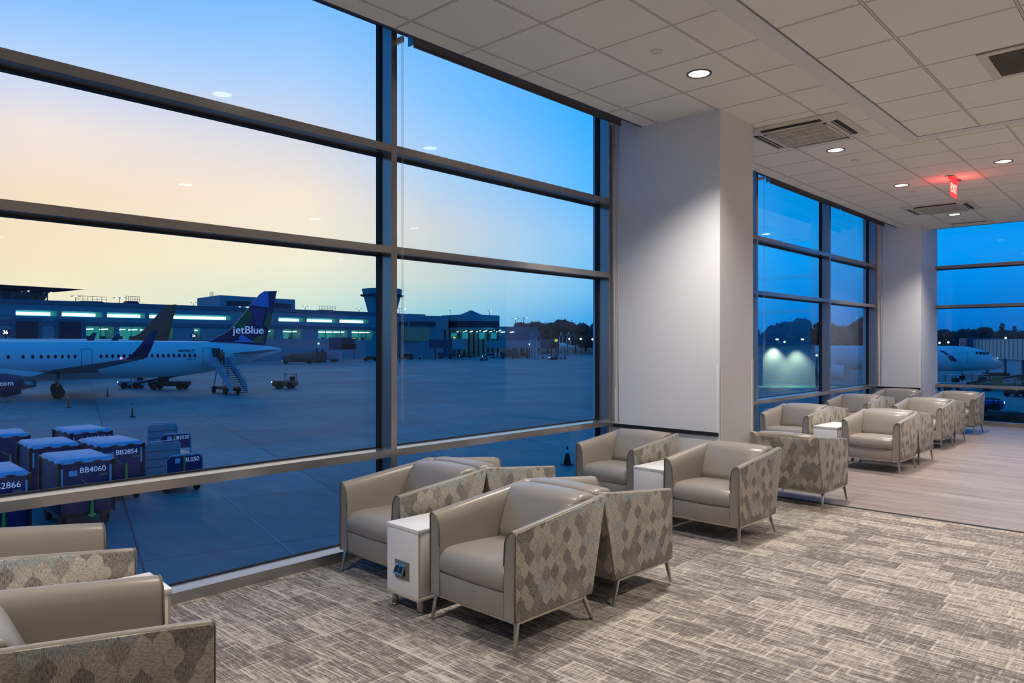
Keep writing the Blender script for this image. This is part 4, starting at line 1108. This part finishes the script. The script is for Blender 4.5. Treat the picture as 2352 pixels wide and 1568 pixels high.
# rooftop bits
def mast(p, z0, z1, lab, heads=2, w=1.2, r=.09):
    o = empty('light_mast', Vector((p.x, p.y, z0))); h = z1-z0
    MB().cyl((0, 0, 0), (0, 0, h), r, r*.7, 8).build('pole', 'term_dark', o)
    M = Matrix.Rotation(YAW, 4, 'Z'); MB().box(-w, w, -.05, .05, h-.08, h, M=M).build('arm', 'term_dark', o)
    for k in range(heads):
        x = -w+2*w*k/max(1, heads-1); MB().box(x-.22, x+.22, -.15, .15, h-.2, h-.05, M=M).build('lamp_head', 'lamp_out' if k % 2 else 'term_dark', o)
    tag(o, lab, 'light mast', 'lamp masts'); return o
RZ = GZ+16
for u, v, d, hd, w_, lb in ((174, 679, 190, 3, 1.1, 'thin lamp mast right of the flared roof'), (275, 683, 205, 5, 1.7, 'rooftop cluster of lamps on the long terminal'), (445, 694, 220, 3, .8, 'small rooftop lamps left of the roof block'), (701, 702, 248, 3, .9, 'rooftop lamps right of the roof block'), (825, 708, 262, 3, .9, 'rooftop lamps left of the control tower')):
    mast(U(u, d+9), RZ+.01, ZV(v, d+9), lb, hd, w_, .12)
mast(U(918, 190), GZ, ZV(708, 190), 'tall thin lamp mast just right of the wide mullion', 2, 1.4)
mast(U(1184, 318), GZ, ZV(731, 318), 'tall lamp mast left of the tree line', 3, 1.6, .2); mast(U(1203, 345), GZ, ZV(729, 345), 'tall lamp mast nearest the tree line', 2, 1.6, .2)
mast(U(1035, 285), GZ+16, ZV(712, 285), 'lamp on the roof left of the pyramid roof', 1, .4); mast(U(1124, 285), GZ+16, ZV(713, 285), 'thin antenna mast at the right of the octagonal roof', 2, .5)
for u, w_, lb in ((212, 4.5, 'low rooftop plant screen nearest the flared roof'), (752, 4.0, 'curved rooftop plant cover left of the control tower'), (305, 2.2, 'low rooftop unit with a whip antenna')):
    d = 207 if u < 400 else 262; o = empty('rooftop_unit', U(u, d+2, RZ+.21), YAW+TDIR); MB().hexa([(-w_, 0, 0), (w_, 0, 0), (w_, 3, 0), (-w_, 3, 0), (-w_*.6, 0, 1.2), (w_*.6, 0, 1.2), (w_*.6, 3, 1.2), (-w_*.6, 3, 1.2)]).build('housing', 'term_dark', o)
    g = MB()
    for k in range(7): g.box(-w_*.8+k*w_*.27-.04, -w_*.8+k*w_*.27+.04, 0, .08, .9, 2.6)
    g.box(-w_*.85, w_*.85, 0, .08, 2.5, 2.6).box(-w_*.85, w_*.85, 0, .08, 1.7, 1.78); g.build('railing', 'term_dark', o); tag(o, lb, 'rooftop unit')
# roof block
pb = empty('roof_block', (0, 0, 0)); A, B, Cc = U(505, 228), U(678, 252), U(453, 244); top = ZV(677.5, 228)
Dd = Cc+(B-A)
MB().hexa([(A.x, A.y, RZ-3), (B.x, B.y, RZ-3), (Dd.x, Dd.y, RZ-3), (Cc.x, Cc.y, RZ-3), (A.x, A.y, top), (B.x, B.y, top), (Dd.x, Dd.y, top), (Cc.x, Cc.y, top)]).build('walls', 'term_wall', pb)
n = (B-A).normalized(); o_ = Vector((n.y, -n.x, 0))*.15
m = MB(); a1, b1 = A+(B-A)*.08+o_, A+(B-A)*.94+o_
m.hexa([(a1.x, a1.y, top-3.2), (b1.x, b1.y, top-3.2), (b1.x-o_.x, b1.y-o_.y, top-3.2), (a1.x-o_.x, a1.y-o_.y, top-3.2), (a1.x, a1.y, top-1.6), (b1.x, b1.y, top-1.6), (b1.x-o_.x, b1.y-o_.y, top-1.6), (a1.x-o_.x, a1.y-o_.y, top-1.6)]); m.build('louvre', 'term_dark', pb)
for t in (.24, .33, .35): MB().sphere(tuple(A+(B-A)*t+o_*2+Vector((0, 0, top-3.4-GZ))), .16, 8, 5).build('lamp', 'lamp_out', pb)
m = MB()
for k in range(5): p = A.lerp(Cc, .5)+(B-A)*(.02+.012*k); m.cyl((p.x, p.y, top), (p.x, p.y, top+1.6), .06, seg=6)
m.build('antenna', 'term_dark', pb); tag(pb, 'boxy blue roof block behind the lettered tail', 'building')
# flared roof lounge at the upper left
fr = empty('flared_roof_hall', (0, 0, 0)); L0, L1 = U(-160, 176), U(190, 205); d_ = (L1-L0).normalized(); n_ = Vector((-d_.y, d_.x, 0))
zt = ZV(665, 205)
def q_(t, off, z): p = L0+d_*t+n_*off; return (p.x, p.y, z)
Lh = (L1-L0).length
MB().hexa([q_(0, 0, zt-.9), q_(Lh-7, 0, zt-1.1), q_(Lh-7, 24, zt-1.1), q_(0, 24, zt-.9), q_(0, -1.5, zt), q_(Lh, -1.5, zt), q_(Lh, 26, zt), q_(0, 26, zt)]).build('flared_roof', 'term_dark', fr)
MB().hexa([q_(0, 3, RZ-1), q_(Lh-9.5, 3, RZ-1), q_(Lh-9.5, 20, RZ-1), q_(0, 20, RZ-1), q_(0, 3, zt-1.0), q_(Lh-7.4, 3, zt-1.0), q_(Lh-7.4, 20, zt-1.0), q_(0, 20, zt-1.0)]).build('glass_wall', 'glass_dark', fr)
m = MB()
for k in range(13):
    t = k*(Lh-8)/12; m.hexa([q_(t, 2.8, RZ-1), q_(t+.25, 2.8, RZ-1), q_(t+.25, 3.05, RZ-1), q_(t, 3.05, RZ-1), q_(t, 2.8, zt-1.05), q_(t+.25, 2.8, zt-1.05), q_(t+.25, 3.05, zt-1.05), q_(t, 3.05, zt-1.05)])
m.build('mullions', 'term_panel', fr)
for t in (.62, .78): MB().sphere(q_(Lh*t, 1, zt-1.1), .2, 8, 5).build('lamp', 'lamp_out', fr)
tag(fr, 'dark flared flat roof over a glazed hall at the left edge', 'building')
# control tower
ct = empty('control_tower', U(878, 330)); 
def ng(r, z, n=8): return [(r*math.cos(2*math.pi*(i+.5)/n+YAW), r*math.sin(2*math.pi*(i+.5)/n+YAW), z) for i in range(n)]
zt = ZV(664, 330)-GZ; MB().loft([ng(5.0, 0), ng(5.2, zt-13), ng(6.4, zt-11), ng(9.3, zt-.2), ng(9.0, zt)], smooth=False).build('tower_cab', 'term_wall', ct)
MB().loft([ng(9.6, zt-3.4), ng(9.9, zt-3.2), ng(9.9, zt-2.7), ng(9.2, zt-2.5)], smooth=False).build('gallery', 'term_dark', ct)
MB().cyl((-3, 0, zt), (-3, 0, zt+2), .15, seg=6).sphere((-3, 0, zt+1.2), .5, 8, 5).build('antenna', 'term_dark', ct); tag(ct, 'flared control tower cab mostly behind the wide mullion', 'control tower')
# right hand terminal with the octagonal end
rt = empty('terminal_building', (0, 0, 0)); tag(rt, 'lower dusk terminal with an octagonal end and pyramid roof in the second bay', 'terminal')
def slab(u0, d0, u1, d1, depth, z0, z1, m_, name, parent=rt, out=0.0):
    a, b = U(u0, d0), U(u1, d1); dd = (b-a).normalized(); nn = Vector((-dd.y, dd.x, 0)); a = a-nn*out; b = b-nn*out
    c, e = b+nn*(depth+out), a+nn*(depth+out)
    return MB().hexa([(a.x, a.y, z0), (b.x, b.y, z0), (c.x, c.y, z0), (e.x, e.y, z0), (a.x, a.y, z1), (b.x, b.y, z1), (c.x, c.y, z1), (e.x, e.y, z1)]).build(name, m_, parent)
slab(917, 274, 977, 282, 20, GZ, ZV(720, 275), 'term_wall', 'block'); slab(975, 284, 1030, 290, 20, GZ, ZV(725, 286), 'term_wall', 'block')
slab(918, 271, 936, 275, .5, ZV(747, 272), ZV(739, 272), 'term_dark', 'window_strip', out=.3); slab(945, 276, 1000, 286, .5, ZV(747, 279), ZV(738, 279), 'term_dark', 'window_strip', out=.3)
w1 = slab(930, 273, 986, 284, .5, ZV(782, 278), ZV(752, 278), 'term_glow', 'ribbed_wall', out=.2)
oc = U(1082, 300); R8 = 12.6; zt = ZV(723, 290)
def oct_(r, z): return [(oc.x+r*math.cos(math.pi/4*(i+.5)+YAW), oc.y+r*math.sin(math.pi/4*(i+.5)+YAW), z) for i in range(8)]
MB().loft([oct_(R8, ZV(756, 290)), oct_(R8, zt)], smooth=False).build('octagon_top', 'term_wall', rt)
MB().loft([oct_(R8-2.5, GZ), oct_(R8-2.5, ZV(756, 290))], smooth=False).build('octagon_base', 'term_glow', rt)
for u_ in (1036, 1062, 1100, 1128): slab(u_, 287.2, u_+13, 287.2, .3, ZV(778, 287), ZV(764, 287), 'term_lit', 'lit_window')
MB().loft([oct_(R8+.08, ZV(752, 290)), oct_(R8+.08, ZV(737, 290))], smooth=False).build('window_band', 'glass_dark', rt)
MB().loft([oct_(5.8, zt), oct_(.1, ZV(711, 295))], smooth=False).build('pyramid_roof', 'term_panel', rt)
for k in range(7):
    u = 1050+k*15; p = U(u, 288, ZV(762, 288)); q2 = U(u+10, 292, ZV(758.5, 292)); MB().bar(p, q2, .35, .25).build('light_tube', 'term_tube', rt)
m = MB()
for k in range(12):
    p = U(1022+k*11, 288.5); m.box(p.x-.25, p.x+.25, p.y-.25, p.y+.25, GZ, ZV(757, 289))
m.build('columns', 'term_dark', rt)
slab(1146, 292, 1235, 300, 14, GZ+3.5, ZV(750, 296), 'term_panel', 'low_wing')
for u in (1151, 1172): p = U(u, 291, ZV(763, 291)); q2 = U(u+8, 292, ZV(762, 292)); MB().bar(p, q2, .4, .3).build('light_tube', 'term_tube', rt)
# white truss towers of the jet bridges (inverted V frames)
for u, d, lb in ((1223, 249, 'first thin A frame above the far jet bridge'), (1237, 249, 'second thin A frame above the far jet bridge'), (1289, 249, 'third thin A frame above the far jet bridge'), (1306, 249, 'fourth thin A frame above the far jet bridge')):
    p0, p1, p2 = U(u-4, d, ZV(776, d)), U(u, d, ZV(762, d)), U(u+3.4, d, ZV(776, d)); o = empty('a_frame', (p1.x, p1.y, GZ)); off = Vector((p1.x, p1.y, GZ))
    m = MB().bar(p0-off, p1-off, .16, .16).bar(p1-off, p2-off, .16, .16); m.bar(p0-off, Vector((p0.x, p0.y, GZ))-off, .2, .2).bar(p2-off, Vector((p2.x, p2.y, GZ))-off, .2, .2); m.build('frame', 'stair_metal', o); tag(o, lb, 'steel frame', 'A frames by the far jet bridge')
# pale service building with two wall lamps, past the near column
sb = empty('service_building', (0, 0, 0)); tag(sb, 'pale low service building lit by two wall lamps, seen right of the near column', 'building')
slab(1752, 93, 1872, 94, 8, GZ, ZV(791, 93.5), 'pale_wall', 'walls', sb); slab(1748, 92.6, 1876, 93.6, 9, ZV(791, 93.5), ZV(788.5, 93.5), 'term_dark', 'roof', sb)
for u in (1785, 1843):
    p = U(u, 92.2, ZV(779, 92)); o = MB().bar(p, U(u, 93.4, ZV(786, 93)), .1, .1).build('lamp_bracket', 'term_dark', sb)
    MB().sphere(tuple(p), .2, 10, 6, sc=(1, 1, .5)).build('lamp', 'lamp_warm', sb)
    l = bpy.data.lights.new('wall_lamp', 'SPOT'); l.energy = 1500; l.color = (.95, 1, .62); l.spot_size = R_(95); l.spot_blend = .8; l.shadow_soft_size = .2
    lo = bpy.data.objects.new('wall_lamp', l); COL.objects.link(lo); lo.location = p-Vector((0, 0, .4)); lo.rotation_euler = (R_(8), 0, YAW)
# lamps on poles far away
for u, v, d, lb in ((1308, 778, 300, 'far apron lamp above the distant airliner'), (1334, 778, 310, 'far apron lamp near the right end of the second bay'), (1361, 779, 310, 'far apron lamp at the right end of the second bay'), (2158, 787, 170, 'far apron lamp left of gate 27'),
        (2178, 786, 175, 'far apron lamp next to gate 27'), (2254, 787, 180, 'far apron lamp right of gate 27'), (2260, 786, 185, 'second far apron lamp right of gate 27'), (2310, 776, 140, 'bright lamp above the end wall jet bridge'), (1802, 785, 160, 'small lamp beside the service building'), (1876, 816, 90, 'low lamp left of the narrow mullion')):
    p = U(u, d); o = empty('apron_lamp', p); h = ZV(v, d)-GZ; MB().cyl((0, 0, 0), (0, 0, h), .07, seg=6).build('pole', 'term_dark', o); MB().sphere((0, 0, h), .0013*d, 10, 6).build('lamp', 'lamp_out', o); tag(o, lb, 'lamp post', 'small lamp posts far away')

# ---------------- trees
def make_tree(seed, h, w, kind='round'):
    rnd = random.Random(seed); o = empty('tree'); m = MB(); m.cyl((0, 0, 0), (0, 0, h*.6), h*.025, h*.015, 8)
    for k in range(5):
        a = rnd.random()*6.28; m.cyl((0, 0, h*.35), (w*.3*math.cos(a), w*.3*math.sin(a), h*.7), h*.012, h*.006, 6)
    m.build('trunk', 'bark', o)
    m = MB()
    if kind == 'round': blobs = [(rnd.uniform(-.36, .36)*w, rnd.uniform(-.36, .36)*w, h*rnd.uniform(.42, .84), w*rnd.uniform(.13, .24)) for _ in range(18)]
    elif kind == 'tier': blobs = [(0, 0, h*(.35+.6*k/7), w*(.32-.035*k)) for k in range(8)]
    for x, y, z, r in blobs:
        base = len(m.bm.verts); m.sphere((x, y, z), r, 12, 8, sc=(1.05, 1.05, .8 if kind == 'round' else .28))
        m.bm.verts.ensure_lookup_table()
        for v in m.bm.verts[base:]:
            d = noise.noise(v.co*1.1)*.32+noise.noise(v.co*3.1)*.2; c = Vector((x, y, z)); v.co = c+(v.co-c)*(1+d)
    for x, y, z, r in blobs:                      # leafy sprays round the outline
        for _ in range(46):
            d = Vector((rnd.gauss(0, 1), rnd.gauss(0, 1), rnd.gauss(0, .8))).normalized(); p = Vector((x, y, z))+d*r*rnd.uniform(.9, 1.25)
            t = Vector((rnd.gauss(0, 1), rnd.gauss(0, 1), rnd.gauss(0, 1))).normalized()*h*.022; b = t.cross(d).normalized()*h*.016
            m.poly([p-t, p+b, p+t, p-b])
    m.build('crown', 'tree_dark', o); return o
def make_palm(seed, h):
    rnd = random.Random(seed); o = empty('palm_tree'); MB().tube([(0, 0, 0), (.15, 0, h*.5), (0, .1, h)], .22, 8).build('trunk', 'bark', o); m = MB()
    for k in range(26):
        a = rnd.random()*6.28; up = rnd.uniform(-.3, .9); L = h*.16+1.1; prev = Vector((0, 0, h)); dr = Vector((math.cos(a), math.sin(a), up)); side = Vector((-math.sin(a), math.cos(a), 0))
        for s in range(5):
            nx = prev+dr*L/5; dr = (dr+Vector((0, 0, -.28))).normalized(); w0, w1 = .45*(1-s/5)+.08, .45*(1-(s+1)/5)+.05
            m.poly([prev-side*w0, prev+side*w0, nx+side*w1, nx-side*w1]); prev = nx
    m.build('crown', 'tree_dark', o); return o
def plant(src, used, u, d, v, h0, lab, cat='tree', grp='trees beyond the apron', rz=0):
    o = src if not used else copy_tree(src); H = ZV(v, d)-GZ; s = H/h0; o.location = U(u, d); o.scale = (s, s, s); o.rotation_euler = (0, 0, rz); tag(o, lab, cat, grp)
T1, T2, T3, T4 = make_tree(1, 10, 9), make_tree(5, 10, 12), make_tree(9, 10, 15), make_tree(3, 10, 6, 'tier')
P1 = make_palm(2, 9.5); used = {}
TR = [(1198, 330, 757, 2, 'round tree just right of the lower terminal'), (1217, 345, 750, 2, 'tree left of the tallest crown in the second bay'), (1238, 350, 738, 1, 'tallest tree in the second bay'), (1258, 345, 749, 2, 'tree right of the tallest crown in the second bay'), (1278, 350, 752, 1, 'tree above the A frames'),
      (1303, 350, 746, 2, 'broad tree above the distant airliner'), (1322, 345, 752, 1, 'tree above the tail end of the distant airliner'), (1345, 340, 752, 2, 'dark round tree near the right end of the second bay'), (1368, 345, 760, 3, 'low tree at the right end of the second bay'), (1180, 360, 762, 3, 'low tree behind the lamp masts'),
      (1748, 205, 765, 3, 'low tree beside the near column'), (1791, 200, 741, 1, 'round crowned tree above the left wall lamp'), (1846, 205, 744, 2, 'broad dark tree above the right wall lamp'), (1875, 200, 750, 2, 'dark tree left of the narrow mullion'), (1820, 215, 762, 3, 'low trees between the two wall lamps'),
      (1914, 205, 744, 1, 'tree right of the narrow mullion'), (1945, 215, 758, 3, 'low trees in the narrow bay'), (1985, 175, 740, 3, 'large tree left of the far column'), (1965, 220, 756, 2, 'tree beside the large tree in the narrow bay'),
      (2143, 235, 768, 3, 'low tree at the left of the end wall window'), (2166, 240, 768, 2, 'low tree left of gate 27'), (2192, 235, 765, 2, 'round tree above the aircraft body at the end wall'), (2214, 240, 770, 1, 'small tree above gate 27'), (2238, 225, 762, 2, 'dark bushy tree right of gate 27'), (2263, 240, 764, 2, 'tree left of the tiered tree'), (2283, 240, 768, 3, 'low tree under the tiered tree'),
      (2302, 230, 743, 4, 'tall tiered conifer at the end wall window'), (2330, 225, 750, 4, 'second tiered conifer at the right edge'), (2345, 240, 768, 3, 'low tree at the right edge')]
for i_, (u, d, v, k, lb) in enumerate(TR):
    d += 30*((i_*2) % 5)
    src = (T1, T2, T3, T4)[k-1]; plant(src, used.get(k), u, d, v, 9.0 if k < 4 else 9.8, lb, rz=(u*1.7) % 6.28); used[k] = True
for i, (u, d, v, lb) in enumerate([(2239, 200, 760, 'leafy palm above the aircraft body at the end wall'), (1266, 318, 747, 'thin palm among the trees of the second bay'), (1283, 326, 747, 'thin palm right of the A frames'), (2180, 230, 764, 'palm left of gate 27'), (2150, 230, 764, 'palm at the left of the end wall window'), (2264, 235, 760, 'palm right of the leafy one at the end wall')]):
    plant(P1, i > 0, u, d, v, 10.3, lb, 'palm tree', 'palms beyond the apron', rz=i*1.1)
